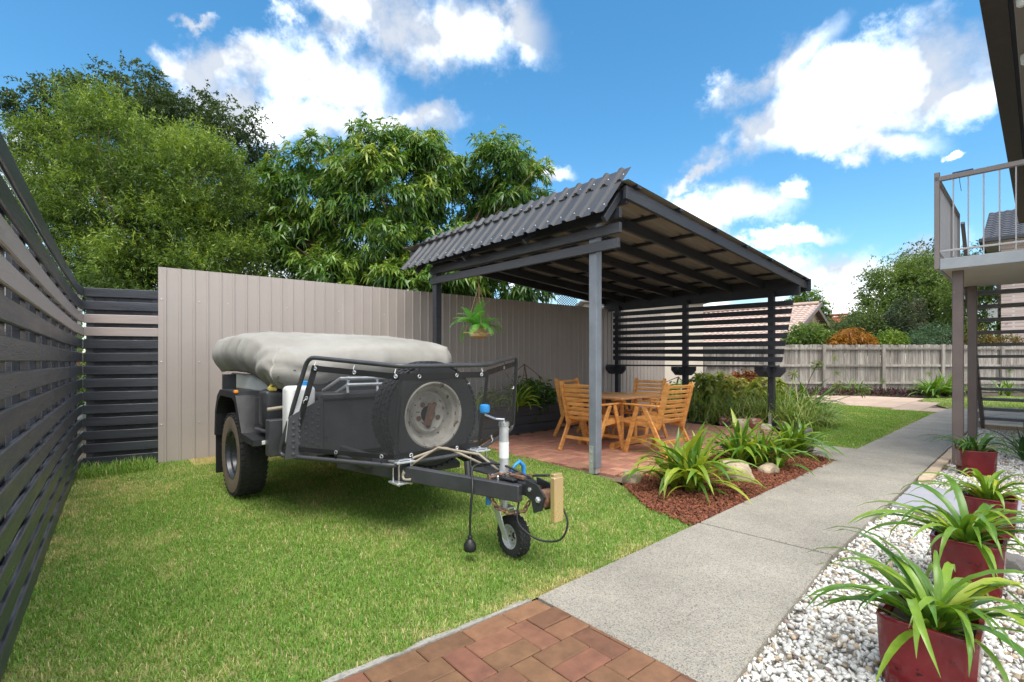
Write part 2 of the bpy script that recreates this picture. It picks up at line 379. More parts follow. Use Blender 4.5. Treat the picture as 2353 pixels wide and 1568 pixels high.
# grass blades
GRASS = leaf_mat('grass_blades', rough=.6, trans=.42, spec=.25)
def patch(X, Y, f, s):
    r = np.random.default_rng(s); o = np.zeros(len(X))
    for k in range(6):
        a = r.uniform(0, 6.28); q = f*r.uniform(.5, 1.8); o += np.sin((X*math.cos(a)+Y*math.sin(a))*q+r.uniform(0, 6.28)+1.3*np.sin(Y*q*.6+k))
    return o/6
def blades(poly, n, L, Wd, near, seed, dry=0.):
    r = np.random.default_rng(seed); a = np.array([p[:2] for p in poly]); lo, hi = a.min(0), a.max(0)
    X = r.uniform(lo[0], hi[0], n*6); Y = r.uniform(lo[1], hi[1], n*6)
    k = inside(poly, X, Y) & (r.uniform(0, 1, n*6) < np.minimum(1, (near/np.maximum(Y, .1))**1.25)) & (np.abs(X) < 1.12*Y+.4)
    X, Y = X[k][:n], Y[k][:n]; n = len(X)
    d1 = patch(X, Y, 2.2, seed); d2 = patch(X, Y, 9, seed+1); d3 = patch(X, Y, 28, seed+2)
    wt_ = (X-W0.x)*WD.x+(Y-W0.y)*WD.y; wo_ = (X-W0.x)*WN.x+(Y-W0.y)*WN.y; pe_ = -((X-L0.x)*-V.x+(Y-L0.y)*-V.y)
    dry = dry+1.3*np.exp(-(wo_/.45)**2)*((wt_ > .3) & (wt_ < 2.9))+.45*np.exp(-((pe_-.02)/.10)**2)+.35*np.exp(-(((X-FC[1].x)*.79+(Y-FC[1].y)*.61)/.28)**2)
    dryness = np.clip(.5*d1+.5*d2+.35*d3+dry+r.normal(0, .28, n), -1, 1)
    ln = L*r.uniform(.45, 1.15, n)*(1-.25*np.clip(dryness, 0, 1))*(1+.25*d2); w = Wd*r.uniform(.7, 1.3, n)*(1+.06*Y)
    az = r.uniform(0, 2*np.pi, n); lean = r.uniform(.15, 1.15, n)
    dx, dy = np.cos(az), np.sin(az); sx_, sy_ = -dy, dx
    V0 = np.zeros((n, 5, 3)); b = np.stack([X, Y, np.full(n, -.014)], 1)
    hor = np.stack([dx, dy, 0*dx], 1); side = np.stack([sx_, sy_, 0*dx], 1)*(w/2)[:, None]
    m_ = b+hor*(ln*.35*np.sin(lean))[:, None]; m_[:, 2] += ln*.62*np.cos(lean*.6)
    t_ = b+hor*(ln*1.0*np.sin(lean))[:, None]; t_[:, 2] += ln*np.cos(lean)*.95
    V0[:, 0] = b-side; V0[:, 1] = b+side; V0[:, 2] = m_-side*.8; V0[:, 3] = m_+side*.8; V0[:, 4] = t_
    T0 = np.array([[0, 1, 2], [1, 3, 2], [2, 3, 4]]); T = (T0[None]+(np.arange(n)*5)[:, None, None]).reshape(-1, 3)
    g1 = np.array([.135, .31, .048]); g2 = np.array([.32, .47, .10]); st = np.array([.72, .60, .34])
    f = np.clip(r.uniform(0, 1, n)*.6+.4*(d2*.5+.5), 0, 1)[:, None]; c = g1*(1-f)+g2*f
    s_ = np.clip((dryness-.22)*1.9, 0, 1)[:, None]*.85; s_ = np.maximum(s_, (r.uniform(0, 1, n) < .07)[:, None]*.9)
    c = c*(1-s_)+st*s_; c *= r.uniform(.7, 1.25, n)[:, None]
    return V0.reshape(-1, 3), T, np.repeat(c, 5, 0)
def grass(name, *a, **k):
    v, t, c = blades(*a, **k); o = obj(name, np_mesh(name, v, t, c), GRASS); return tag(o, kind='stuff')
tag(grass('lawn_grass', lawn1, 290000, .036, .0038, 2.6, 5, dry=-.02), 'short green lawn grass with dry straw patches around the trailer', 'grass')
tag(grass('lawn_grass', lawn2, 60000, .035, .005, 7.5, 6, dry=-.1), 'evenly mown lawn between the pergola garden and the path', 'grass')
tag(grass('lawn_grass', lawn3, 18000, .035, .006, 12, 7, dry=-.1), 'strip of mown lawn beyond the concrete by the timber fence', 'grass')
# bare straw along the fences
bare = [tuple(WT(.3, .03)[:2]), tuple(WT(2.6, .03)[:2]), tuple(WT(2.2, .65)[:2]), tuple(WT(1.2, .75)[:2]), tuple(WT(.45, .45)[:2])]
v, t, c = blades(bare, 22000, .04, .005, 9, 15, dry=1.2); tag(obj('dry_grass', np_mesh('dry_grass', v, t, c), GRASS), 'bare straw-coloured grass at the foot of the steel fence', 'grass', kind='stuff')
bare = [(-4.80, 5.55), (-4.2, 5.9), (-4.0, 5.55), (-4.45, 5.05)]
v, t, c = blades(bare, 1500, .13, .006, 9, 16, dry=-.7); tag(obj('weeds', np_mesh('weeds', v, t, c), GRASS), 'dark green weeds in the corner under the slat fence', 'weeds', kind='stuff')
# ---------------------------------------------------------------- concrete path: slabs on a bed
path = sheet('path', [tuple(PT(-.3, .0)[:2]), tuple(PT(-.3, .84)[:2]), tuple(PT(14.4, .84)[:2]), tuple(PT(14.4, 0)[:2])], -.03, SOIL)
def poly_slab(poly, z0, z1, name, m, parent, ch=.006):
    """polygon in plan extruded with a small chamfer on the top edge"""
    k = len(poly); c = sum((Vector((p[0], p[1], 0)) for p in poly), Vector())/k
    def ring(z, inset):
        o = []
        for p in poly:
            q = Vector((p[0], p[1], 0)); o.append(q+(c-q).normalized()*inset+UP*z)
        return o
    vs = ring(z0, 0)+ring(z1-ch, 0)+ring(z1, ch*1.5); fs = [[2*k+i for i in range(k)]]
    for r_ in range(2): fs += [[r_*k+i, r_*k+(i+1) % k, (r_+1)*k+(i+1) % k, (r_+1)*k+i] for i in range(k)]
    return MB().add(vs, fs).build(name, m, parent)
near_t = [(OB+UB*.012+(-VB)*.0), (OB+UB*.012+(-VB)*.97)]
js = [1.72, 3.47, 5.52, 7.5, 9.5, 11.4, 13.0]
poly_slab([near_t[0][:2], near_t[1][:2], PT(1.706, .85)[:2], PT(1.706, 0)[:2]], -.09, .014, 'slab', CONC, path)
for a, b in zip(js[:-1], js[1:]): poly_slab([PT(a+.012, 0)[:2], PT(a+.012, .85)[:2], PT(b-.012, .85)[:2], PT(b-.012, 0)[:2]], -.09, .014+random.uniform(-.002, .002), 'slab', CONC, path)
poly_slab([G(1865, 1046)[:2], G(1922, 1060)[:2], G(1970, 1034)[:2], G(1874, 1022)[:2]], -.09, .012, 'slab', CONC, path)
poly_slab([PT(13.01, 0)[:2], PT(13.01, .85)[:2], (13.2, 12.5), (11.2, 12.8)], -.09, .012, 'slab', CONC, path)
poly_slab([PT(10.9, .86)[:2], PT(10.9, 5.0)[:2], (17.4, 14.1), (13.25, 12.5), PT(13.0, .86)[:2]], -.09, .011, 'slab', CONC, path)
# ---------------------------------------------------------------- brick paving at the near end: pairs of bricks divided by single cross bricks
def brick_mesh(name, L_=.226, W_=.111, T_=.05): return MB().box((0, 0, -T_/2), (L_, W_, T_), ch=.004).mesh(name)
def half_basket(u0, u1, v0, v1):
    o = []; j0 = int(v0//.23)-1
    for j in range(j0, int(v1/.23)+2):
        y = j*.23; off = (j % 2)*.1725
        for i in range(int(u0//.345)-2, int(u1/.345)+2):
            x = i*.345+off; o += [(x+.115, y+.0575, 0), (x+.115, y+.1725, 0), (x+.2875, y+.115, 90)]
    return [q for q in o if u0 < q[0] < u1 and v0 < q[1] < v1]
bp = [tuple((OB-UB*2.05+VB*.0)[:2]), tuple(OB[:2]), tuple((OB-VB*1.2)[:2]), tuple((OB-UB*2.05-VB*1.2)[:2])]
pav = sheet('brick_paving', bp, -.03, BED)
bm_ = brick_mesh('brick')
def lay(parent, c, ang, z, me, m, ty=.0025):
    o = obj('brick', me, m, parent); o.location = (c.x, c.y, z+random.uniform(-ty, ty)); o.rotation_euler = (random.gauss(0, .006), random.gauss(0, .006), ang+random.gauss(0, .008)); return o
ab = math.atan2(UB.y, UB.x)
for i in range(9): lay(pav, OB-UB*(.113+i*.23)-VB*.0575, ab, .006, bm_, BRICKM, .0018)
for (x, y, a) in half_basket(-2.0, .12, -1.2, -.0):
    if x > -.1 and y < -.86: continue
    lay(pav, OB+UB*x+VB*(y-.115), ab+R(a), .006, bm_, BRICKM, .0018)
# concrete haunch along the lawn
hb = MB(); pts = []
random.seed(3)
for i in range(24):
    x = -2.05+i*.088; pts.append((OB+UB*x+VB*.004, OB+UB*x+VB*(.038+random.uniform(-.012, .014))))
vs = []; fs = []
for a, b in pts: vs += [a+UP*-.05, a+UP*(.006+random.uniform(-.002, .002)), b+UP*(-.001+random.uniform(-.004, .004)), b+UP*-.05]
for i in range(len(pts)-1):
    for q in range(3): fs.append([i*4+q, i*4+q+1, i*4+4+q+1, i*4+4+q])
hb.add(vs, fs).build('haunch', CONCE, pav)
# ---------------------------------------------------------------- patio under the pergola
pat = sheet('patio', [PU(-.10, -.42)[:2], PU(-.02, .9)[:2], PU(.17, 1.95)[:2], PU(.2, 2.66)[:2], PU(4.95, 2.66)[:2], PU(4.95, -.5)[:2]], -.028, BED)
bm2 = brick_mesh('patio_brick'); allb = []
for (x, y, a) in half_basket(0, 5.4, 0, 3.2):
    u_, v_ = x-.15, y-.46
    lim = -.02 if v_ < .9 else (-.02+.19*(v_-.9))
    if u_ < lim+.0 or u_ > 4.92 or v_ > 2.60: continue
    allb.append((PU(u_, v_), a))
def seen_size(q):
    p = q[0]; hid = 1.0
    lp = (p-P1); v_ = lp.dot(V)
    if v_ > 2.4: hid = .5
    return -hid/p.y**2
allb.sort(key=seen_size); au = math.atan2(U.y, U.x)
for (p, a) in allb[:298]: lay(pat, p, au+R(a), .002, bm2, PATIOM)
rest = MB()
for (p, a) in allb[298:]:
    t_ = au+R(a); ex = Vector((math.cos(t_), math.sin(t_), 0)); rest.box(p+UP*(-.023+random.uniform(-.002, .002)), (.226, .111, .05), (ex, Vector((-ex.y, ex.x, 0)), UP), .004)
tag(rest.build('far_bricks', PATIOM, pat, fix=False), kind='stuff')
# ---------------------------------------------------------------- mulch bed with bark chips
mulch = [G(1436, 1119)[:2], PU(-.13, -.47)[:2], PU(2.0, -.48)[:2], PU(4.2, -.5)[:2], G(1866, 1047)[:2], G(1922, 1061)[:2], PT(1.63, -.004)[:2], G(1492, 1171)[:2]]
MUL = mat('bark_base', (.12, .038, .018), .95, .4, 40, .6, 120, world=True)
sheet('mulch_bed', mulch, -.008, MUL)
def chips(poly, n, seed, L, Wd, Th, z, c1, c2):
    r = np.random.default_rng(seed); a = np.array([p[:2] for p in poly]); lo, hi = a.min(0), a.max(0)
    X = r.uniform(lo[0], hi[0], n*5); Y = r.uniform(lo[1], hi[1], n*5); k = inside(poly, X, Y); X, Y = X[k][:n], Y[k][:n]; n = len(X)
    q = r.normal(size=(n, 4)); q[:, 1:3] *= .35; q /= np.linalg.norm(q, axis=1)[:, None]; w_, x, y, z_ = q.T
    Rm = np.stack([1-2*(y*y+z_*z_), 2*(x*y-w_*z_), 2*(x*z_+w_*y), 2*(x*y+w_*z_), 1-2*(x*x+z_*z_), 2*(y*z_-w_*x), 2*(x*z_-w_*y), 2*(y*z_+w_*x), 1-2*(x*x+y*y)], 1).reshape(n, 3, 3)
    base = np.array([[i, j, k_] for i in (-1, 1) for j in (-1, 1) for k_ in (-1, 1)], float)*.5
    S = np.stack([L*r.uniform(.5, 1.4, n), Wd*r.uniform(.5, 1.4, n), Th*r.uniform(.6, 1.3, n)], 1)
    Vt = np.einsum('nij,nkj->nki', Rm, base[None]*S[:, None, :]*(1+r.uniform(-.25, .25, (n, 8, 3)))); Vt += np.stack([X, Y, z+r.uniform(-.004, .012, n)], 1)[:, None, :]
    Q = np.array([[0, 1, 3, 2], [4, 6, 7, 5], [0, 4, 5, 1], [2, 3, 7, 6], [0, 2, 6, 4], [1, 5, 7, 3]]); T = (Q[None]+(np.arange(n)*8)[:, None, None]).reshape(-1, 4)
    f = r.uniform(0, 1, (n, 1)); c = (np.array(c1)*(1-f)+np.array(c2)*f)*r.uniform(.55, 1.3, (n, 1))
    return Vt.reshape(-1, 3), T, np.repeat(c, 8, 0)
def attr_mat(name, rough):
    m, t, b = new_mat(name); at = t.nodes.new('ShaderNodeAttribute'); at.attribute_name = 'col'; t.links.new(at.outputs['Color'], b.inputs['Base Color']); b.inputs['Roughness'].default_value = rough; return m
v, t, c = chips(mulch, 15000, 21, .034, .014, .008, .0, (.13, .036, .015), (.27, .092, .042))
tag(obj('bark_chips', np_mesh('bark_chips', v, t, c), attr_mat('bark', .85)), 'red-brown bark chips covering the bed along the path', 'mulch', kind='stuff')
# ---------------------------------------------------------------- white pebble bed
peb = [PT(-.9, .858)[:2], PT(10.85, .858)[:2], PT(10.85, 3.2)[:2], PT(4.0, 3.2)[:2], PT(-.9, 2.6)[:2]]
sheet('pebble_bed', peb, -.045, mat('pebble_base', (.42, .39, .34), .95, .3, 60, .8, 90, world=True))
def pebbles(poly, n, seed, size, near):
    r = np.random.default_rng(seed); a = np.array([p[:2] for p in poly]); lo, hi = a.min(0), a.max(0)
    X = r.uniform(lo[0], hi[0], n*8); Y = r.uniform(lo[1], hi[1], n*8)
    k = inside(poly, X, Y) & (X < 1.35*Y+.55) & (Y > 1.2) & (r.uniform(0, 1, n*8) < np.minimum(1, (near/np.maximum(Y, .1))**1.0)); X, Y = X[k][:n], Y[k][:n]; n = len(X)
    g = (1+5**.5)/2; ico = np.array([(-1, g, 0), (1, g, 0), (-1, -g, 0), (1, -g, 0), (0, -1, g), (0, 1, g), (0, -1, -g), (0, 1, -g), (g, 0, -1), (g, 0, 1), (-g, 0, -1), (-g, 0, 1)])/1.902
    T0 = np.array([[0, 11, 5], [0, 5, 1], [0, 1, 7], [0, 7, 10], [0, 10, 11], [1, 5, 9], [5, 11, 4], [11, 10, 2], [10, 7, 6], [7, 1, 8], [3, 9, 4], [3, 4, 2], [3, 2, 6], [3, 6, 8], [3, 8, 9], [4, 9, 5], [2, 4, 11], [6, 2, 10], [8, 6, 7], [9, 8, 1]])
    q = r.normal(size=(n, 4)); q[:, 1:3] *= .5; q /= np.linalg.norm(q, axis=1)[:, None]; w_, x, y, z_ = q.T
    Rm = np.stack([1-2*(y*y+z_*z_), 2*(x*y-w_*z_), 2*(x*z_+w_*y), 2*(x*y+w_*z_), 1-2*(x*x+z_*z_), 2*(y*z_-w_*x), 2*(x*z_-w_*y), 2*(y*z_+w_*x), 1-2*(x*x+y*y)], 1).reshape(n, 3, 3)
    sz = size*np.exp(r.normal(0, .28, n))*(1+.03*Y); S = np.stack([sz, sz*r.uniform(.5, .9, n), sz*r.uniform(.32, .62, n)], 1)/2
    Vt = np.einsum('nij,nkj->nki', Rm, ico[None]*S[:, None, :]*(1+r.uniform(-.40, .30, (n, 12, 1)))); Vt += np.stack([X, Y, -.036+r.uniform(0, .022, n)], 1)[:, None, :]
    c = np.array([.74, .72, .67])*r.uniform(.70, 1.15, (n, 1)); k = r.uniform(0, 1, n)
    c[k < .10] = np.array([.52, .40, .27])*r.uniform(.7, 1.2, ((k < .10).sum(), 1)); c[k > .965] = np.array([.27, .21, .19])*r.uniform(.6, 1.2, ((k > .965).sum(), 1))
    return Vt.reshape(-1, 3), (T0[None]+(np.arange(n)*12)[:, None, None]).reshape(-1, 3), np.repeat(np.clip(c, 0, .85), 12, 0)
v, t, c = pebbles(peb, 44000, 31, .027, 3.0)
tag(obj('pebbles', np_mesh('pebbles', v, t, c), attr_mat('white_pebble', .7)), 'white crushed quartz pebbles around the red pots', 'pebbles', kind='stuff')
# cream brick edging and grey stone steppers
edg = MB().add([PT(4.6, .855, -.03), PT(7.35, .855, -.03), PT(7.35, .985, -.03), PT(4.6, .985, -.03)], [[0, 1, 2, 3]]).build('brick_edging', BED); tag(edg, 'row of cream bricks edging the concrete path by the stair post', 'edging')
me = brick_mesh('edge_brick', .222, .10, .07)
for i in range(12):
    o = lay(edg, PT(4.72+i*.23, .918), au+random.gauss(0, .02), .016, me, EDGEB); o.name = 'edge_brick'
for k, (n0, n1) in enumerate(((.87, 1.62), (1.66, 2.5))):
    o = poly_slab([PT(3.36, n0)[:2], PT(4.36, n0)[:2], PT(4.36, n1)[:2], PT(3.36, n1)[:2]], -.05, .006, 'stone_paver', BLUES, None)
    tag(o, ['pale grey stone paver touching the concrete path among the pebbles', 'pale grey stone paver behind the third red pot'][k], 'paver')
# tan paving in front of the far fence
tp = [G(1865, 903)[:2], G(2098, 916.5)[:2], G(2176, 939.5)[:2], G(2151, 949)[:2], G(1872, 923)[:2]]
tpo = sheet('paving', tp, -.02, BED); me = MB().box((0, 0, -.02), (.585, .585, .04), ch=.004).mesh('tan_slab')
for i in range(-8, 26):
    for j in range(-8, 22):
        p = Vector((9.2, 15.2, 0))+U*.6*i*1.0+V*.6*j
        if inside(tp, np.array([p.x]), np.array([p.y]))[0]:
            o = obj('tan_slab', me, TANP, tpo); o.location = (p.x, p.y, .008+random.uniform(-.002, .002)); o.rotation_euler = (0, 0, au)
# ---------------------------------------------------------------- slat fences on the left
def board_run(pts, off0, off1, z0, z1, ch=.006):
    """board following a polyline in plan; off0/off1 are offsets to the left of the run"""
    mb = MB(); k = len(pts); secs = []
    for i, p in enumerate(pts):
        a = pts[max(i-1, 0)]; b = pts[min(i+1, k-1)]; d = (b-a).normalized(); nrm = Vector((-d.y, d.x, 0))
        prof = [(off0, z0+ch), (off0, z1-ch), (off0+ch, z1), (off1-ch, z1), (off1, z1-ch), (off1, z0+ch), (off1-ch, z0), (off0+ch, z0)]
        secs += [p+nrm*o+UP*z for (o, z) in prof]
    fs = [[i for i in range(8)], [(k-1)*8+i for i in range(8)][::-1]]
    for i in range(k-1): fs += [[i*8+j, i*8+(j+1) % 8, (i+1)*8+(j+1) % 8, (i+1)*8+j] for j in range(8)]
    return mb.add(secs, fs)
def smooth_run(a, n=7):
    o = []
    for i in range(n):
        t = i/(n-1); o.append(a[0]*(1-t)**2+a[1]*2*t*(1-t)*1.0+a[2]*t*t)
    return o
mid = FC[1]*2-(FC[0]+FC[2])*.5
run = smooth_run([FC[0], mid, FC[2]]); run[-1] = run[-1]+(run[-1]-run[-2]).normalized()*.03
sf = thing('slat_fence', 'long charcoal slat fence with two taupe boards along the lawn', 'fence', FC[2])
for i in range(14):
    zt = 2.05-.1486*i; j = random.uniform(-.004, .004)
    board_run([p+UP*(random.uniform(-.003, .003)) for p in run], 0, .022, zt-.103+j, zt+j).build('slat', TAUPE if i in (2, 3) else CHARH, sf)
def along(run, s):
    for a, b in zip(run[:-1], run[1:]):
        l = (b-a).length
        if s <= l: return a+(b-a)*(s/l), (b-a).normalized()
        s -= l
    return run[-1], (run[-1]-run[-2]).normalized()
tot = sum((b-a).length for a, b in zip(run[:-1], run[1:]))
for s in np.arange(.15, tot, .62):
    p, d = along(run, s); n = Vector((-d.y, d.x, 0)); wide = .20
    MB().box(p+n*.042+UP*.94, (wide, .03, 2.0), (d, n, UP), .003).build('paling', CHAR, sf)
    MB().box(p+n*.09+d*.3+UP*.9, (.09, .06, 1.9), (d, n, UP), .003).build('post', CHAR, sf)
C0 = FC[2]; RE = WT(.015, -.012); rd = (RE-C0).normalized()
rf = thing('slat_fence', 'short charcoal slat panel with two taupe boards closing the corner to the steel fence', 'fence', C0)
rn = Vector((rd.y, -rd.x, 0))
for i in range(14):
    zt = 2.05-.1486*i-.004; a = C0+rn*.0+rd*.004; b = RE+rn*.0
    MB().beam(a+UP*(zt-.052+random.uniform(-.003, .003)), b+UP*(zt-.052+.006+random.uniform(-.004, .004)), .022, .101, ch=.005).build('slat', TAUPE if i in (2, 3) else CHARH, rf)
ln = (RE-C0).length
for k in range(5): MB().box(C0+rd*(.1+k*(ln-.1)/5+.03)-rn*.035+UP*.98, (ln/5-.006, .02, 2.02), (rd, rn, UP), .002).build('paling', CHAR, rf)
for s in (.06, ln-.04): MB().box(C0+rd*s-rn*.017+UP*.97, (.07, .012, 2.08), (rd, rn, UP), .002).build('post', CHAR, rf)
# ---------------------------------------------------------------- ribbed steel fence
st = thing('steel_fence', 'tall taupe ribbed steel sheet fence behind the trailer and pergola', 'fence', W0)
SW = .735; nsh = 15
for s in range(nsh):
    t0 = s*SW; xs = []
    for r_ in range(5):
        x = r_*.147
        xs += [(x, 0), (x+.052, 0), (x+.060, .013), (x+.078, .013), (x+.086, 0)] if True else []
    xs.append((SW+.0005, 0)); vs = []; jog = .003*(s % 2)
    for (x, y) in xs:
        zt = 2.335+.0112*(t0+x)
        vs += [WT(t0+x, y+jog, -.03), WT(t0+x, y+jog, zt), WT(t0+x, y+jog-.002, -.03), WT(t0+x, y+jog-.002, zt)]
    k = len(xs); fs = []
    for i in range(k-1): fs += [[i*4, i*4+4, i*4+5, i*4+1], [i*4+2, i*4+3, i*4+7, i*4+6], [i*4+1, i*4+5, i*4+7, i*4+3]]
    fs += [[0, 1, 3, 2], [k*4-4, k*4-2, k*4-1, k*4-3]]
    MB().add(vs, fs).build('sheet', WALLM, st, fix=False)
scm = MB()
for t_ in (.03, .42, .74, 1.1, 1.47, 2.2, 2.93):
    for z in (.45, 1.2, 1.95): scm.lathe(WT(t_, .001, z), WN, [(.008, 0), (.008, .004), (.004, .007)], 8)
tag(scm.build('screws', GALV, st), kind='stuff')
# ---------------------------------------------------------------- pergola
pg = thing('pergola', 'charcoal timber pergola with skillion steel roof over the outdoor dining set', 'pergola', P1)
PV = 2.99; SU = 5.16; SV = [0, 1.65, 3.29]
def post(p, z0, z1, w, m=CHAR): return MB().box(p+UP*(z0+z1)/2, (w, w, z1-z0), (U, V, UP), .005).build('post', m, pg)
post(P1, .05, 2.98, .10, POSTG); post(PU(0, PV), .02, 2.98, .10)
for v_ in SV: post(PU(SU, v_), .05, 2.46, .10)
stp = MB().box(PU(-.056, .012, .14), (.006, .055, .30), (U, V, UP), .001).box(PU(0, 0, .02), (.07, .07, .06), (U, V, UP), .001); stp.build('post_bracket', GALV, pg)
bb = MB()
for z in (.12, .22): bb.lathe(PU(-.060, .012, z), -U, [(.011, 0), (.011, .006)], 6)
bb.build('bolts', GALV, pg)
for v_ in SV: MB().box(PU(SU-.056, v_+.01, .14), (.006, .055, .30), (U, V, UP), .001).box(PU(SU, v_, .02), (.07, .07, .06), (U, V, UP), .001).build('post_bracket', GALV, pg)
for zc in (2.425, 2.58, 2.73):
    MB().beam(PU(-.072, -.36-(.0 if zc < 2.5 else .02), zc), PU(-.072, PV+.055, zc), .042, .104, ch=.004).build('beam', CHARH, pg)
    MB().beam(PU(.072, -.1, zc+.18), PU(.072, PV+.05, zc+.18), .042, .104, ch=.004).build('beam', CHAR, pg) if zc < 2.5 else None
RZ0, RZ1, RU0, RU1 = 3.06, 2.70, -.07, 5.66
def rz(u): return RZ0+(RZ1-RZ0)*(u-RU0)/(RU1-RU0)
RV = [-.42, .16, .76, 1.36, 1.96, 2.56, 3.16, 3.70]
for k, v_ in enumerate(RV):
    a = PU(-.02 if k else -.06, v_, rz(-.02)-.125); b = PU(5.60, v_, rz(5.60)-.125)
    MB().beam(a, b, .045, .135, ch=.004).build('rafter' if k else 'barge_board', CHARH if k == 0 else CHAR, pg)
for u_ in (.12, 1.0, 1.95, 2.9, 3.85, 4.8, 5.5): MB().box(PU(u_, 1.66, rz(u_)-.036), (.07, 4.28, .036), (U, V, UP), .003).build('batten', CHAR, pg)
MB().box(PU(.0, 1.64, 2.90), (.05, 4.1, .14), (U, V, UP), .004).build('ridge_beam', CHAR, pg)
MB().box(PU(SU+.075, 1.64, 2.53), (.045, 4.16, .32), (U, V, UP), .004).build('bearer', CHAR, pg)
MB().box(PU(5.625, 1.64, rz(5.6)-.13), (.03, 4.28, .22), (U, V, UP), .004).build('fascia', CHAR, pg)
def ribbed(p00, du, dv, lu, lv, nrm, pitch=.19, hgt=.028, t=.0015):
    """trapezoidal sheet: ribs run along du, repeated along dv; returns top and underside builders"""
    xs = [(0., 0.)]; x = 0
    while x < lv-pitch*.5:
        xs += [(x+pitch*.42, 0), (x+pitch*.52, hgt), (x+pitch*.70, hgt), (x+pitch*.80, 0)]; x += pitch
    xs.append((lv, 0)); A = MB(); B = MB(); k = len(xs); va = []; vb = []
    for (y, h) in xs:
        for q in (0, lu):
            p = p00+du*q+dv*y+nrm*h; va.append(p+nrm*t); vb.append(p)
    fs = [[i*2, i*2+1, i*2+3, i*2+2] for i in range(k-1)]
    edge = []
    A.add(va, fs); B.add(vb, fs)
    # close the cut ends so the sheet has thickness
    A.add(va+vb, [[i*2, i*2+2, 2*k+i*2+2, 2*k+i*2] for i in range(k-1)]+[[i*2+1, 2*k+i*2+1, 2*k+i*2+3, i*2+3] for i in range(k-1)])
    return A, B
sl_ = (PU(RU1, 0, RZ1)-PU(RU0, 0, RZ0)); lu = sl_.length+.10; sl_.normalize(); rnn = V.cross(sl_).normalized()
if rnn.z < 0: rnn = -rnn
nsheet = 6; wv = 4.30/nsheet
for s in range(nsheet):
    A, B = ribbed(PU(RU0-.02, -.48+s*wv, RZ0-.018), sl_, V, lu, wv+.001, rnn)
    o = A.build('roof_sheet', ROOFM, pg, fix=False); B.build('underside', ROOFU, o, fix=False)
f0 = PU(-.405, -.40, 2.67); f1 = PU(.086, -.40, 3.235); fd = (f1-f0); fl = fd.length; fd.normalize(); FV = (V-UP*.022).normalized(); fn = fd.cross(FV)
if fn.z < 0: fn = -fn
nf = 1; wf = 3.80/nf
for s in range(nf):
    A, B = ribbed(f0+FV*(s*wf), fd, FV, fl, wf, fn, pitch=.19, hgt=.027)
    o = A.build('roof_sheet', ROOFM, pg, fix=False); B.build('underside', ROOFM, o, fix=False)
sc2 = MB()
for q in (.12, .62):
    for i in range(20): sc2.lathe(f0+FV*(.19*i+.04)+fd*(q*fl/.74)+fn*.002, fn, [(.009, 0), (.009, .004), (.005, .008)], 6)
tag(sc2.build('roof_screws', SCREWM, pg), kind='stuff')
for v_ in (-.33, .8, 1.95, 3.1):
    MB().beam(PU(-.36, v_, 2.67-.022*v_)-fn*.085, PU(.03, v_, 3.12-.022*v_)-fn*.085, .04, .07, ch=.003).build('brace', CHAR, pg)
for q in (.16, .55): MB().beam(f0+fd*q+fn*-.03+FV*.05, f0+fd*q+fn*-.03+FV*3.72, .05, .035, up=fn, ch=.003).build('batten', CHAR, pg)
# privacy screen on the far posts
for i in range(8):
    zt = 2.27-.1405*i; z0 = zt-.092; e = -.387+.0245*i; e2 = -.387+.0245*(i+.65)
    MB().prism([PU(SU-.062, e2, z0), PU(SU-.062, e, zt), PU(SU-.062, 3.36, zt+.05), PU(SU-.062, 3.36, z0+.05)], (0, 0, 0), -U*.02).build('screen_slat', CHAR, pg)
MB().box(PU(SU-.10, 1.66, 1.125), (.20, 3.60, .032), (U, V, UP), .004).build('ledge', CHAR, pg)
for v_ in SV:
    pr = [(-.26, 1.105), (.26, 1.105), (.26, 1.03), (.17, .93), (-.17, .93), (-.26, 1.03)]
    MB().prism([PU(SU-.055, v_+a, z) for a, z in pr], (0, 0, 0), -U*.05).build('corbel', CHAR, pg)
    pr = [(-.02, 1.105), (-.24, 1.105), (-.24, 1.03), (-.12, .93), (-.02, .93)]
    MB().prism([PU(SU-.09+a, v_, z) for a, z in pr], V*-.03, V*.03).build('corbel', CHAR, pg)
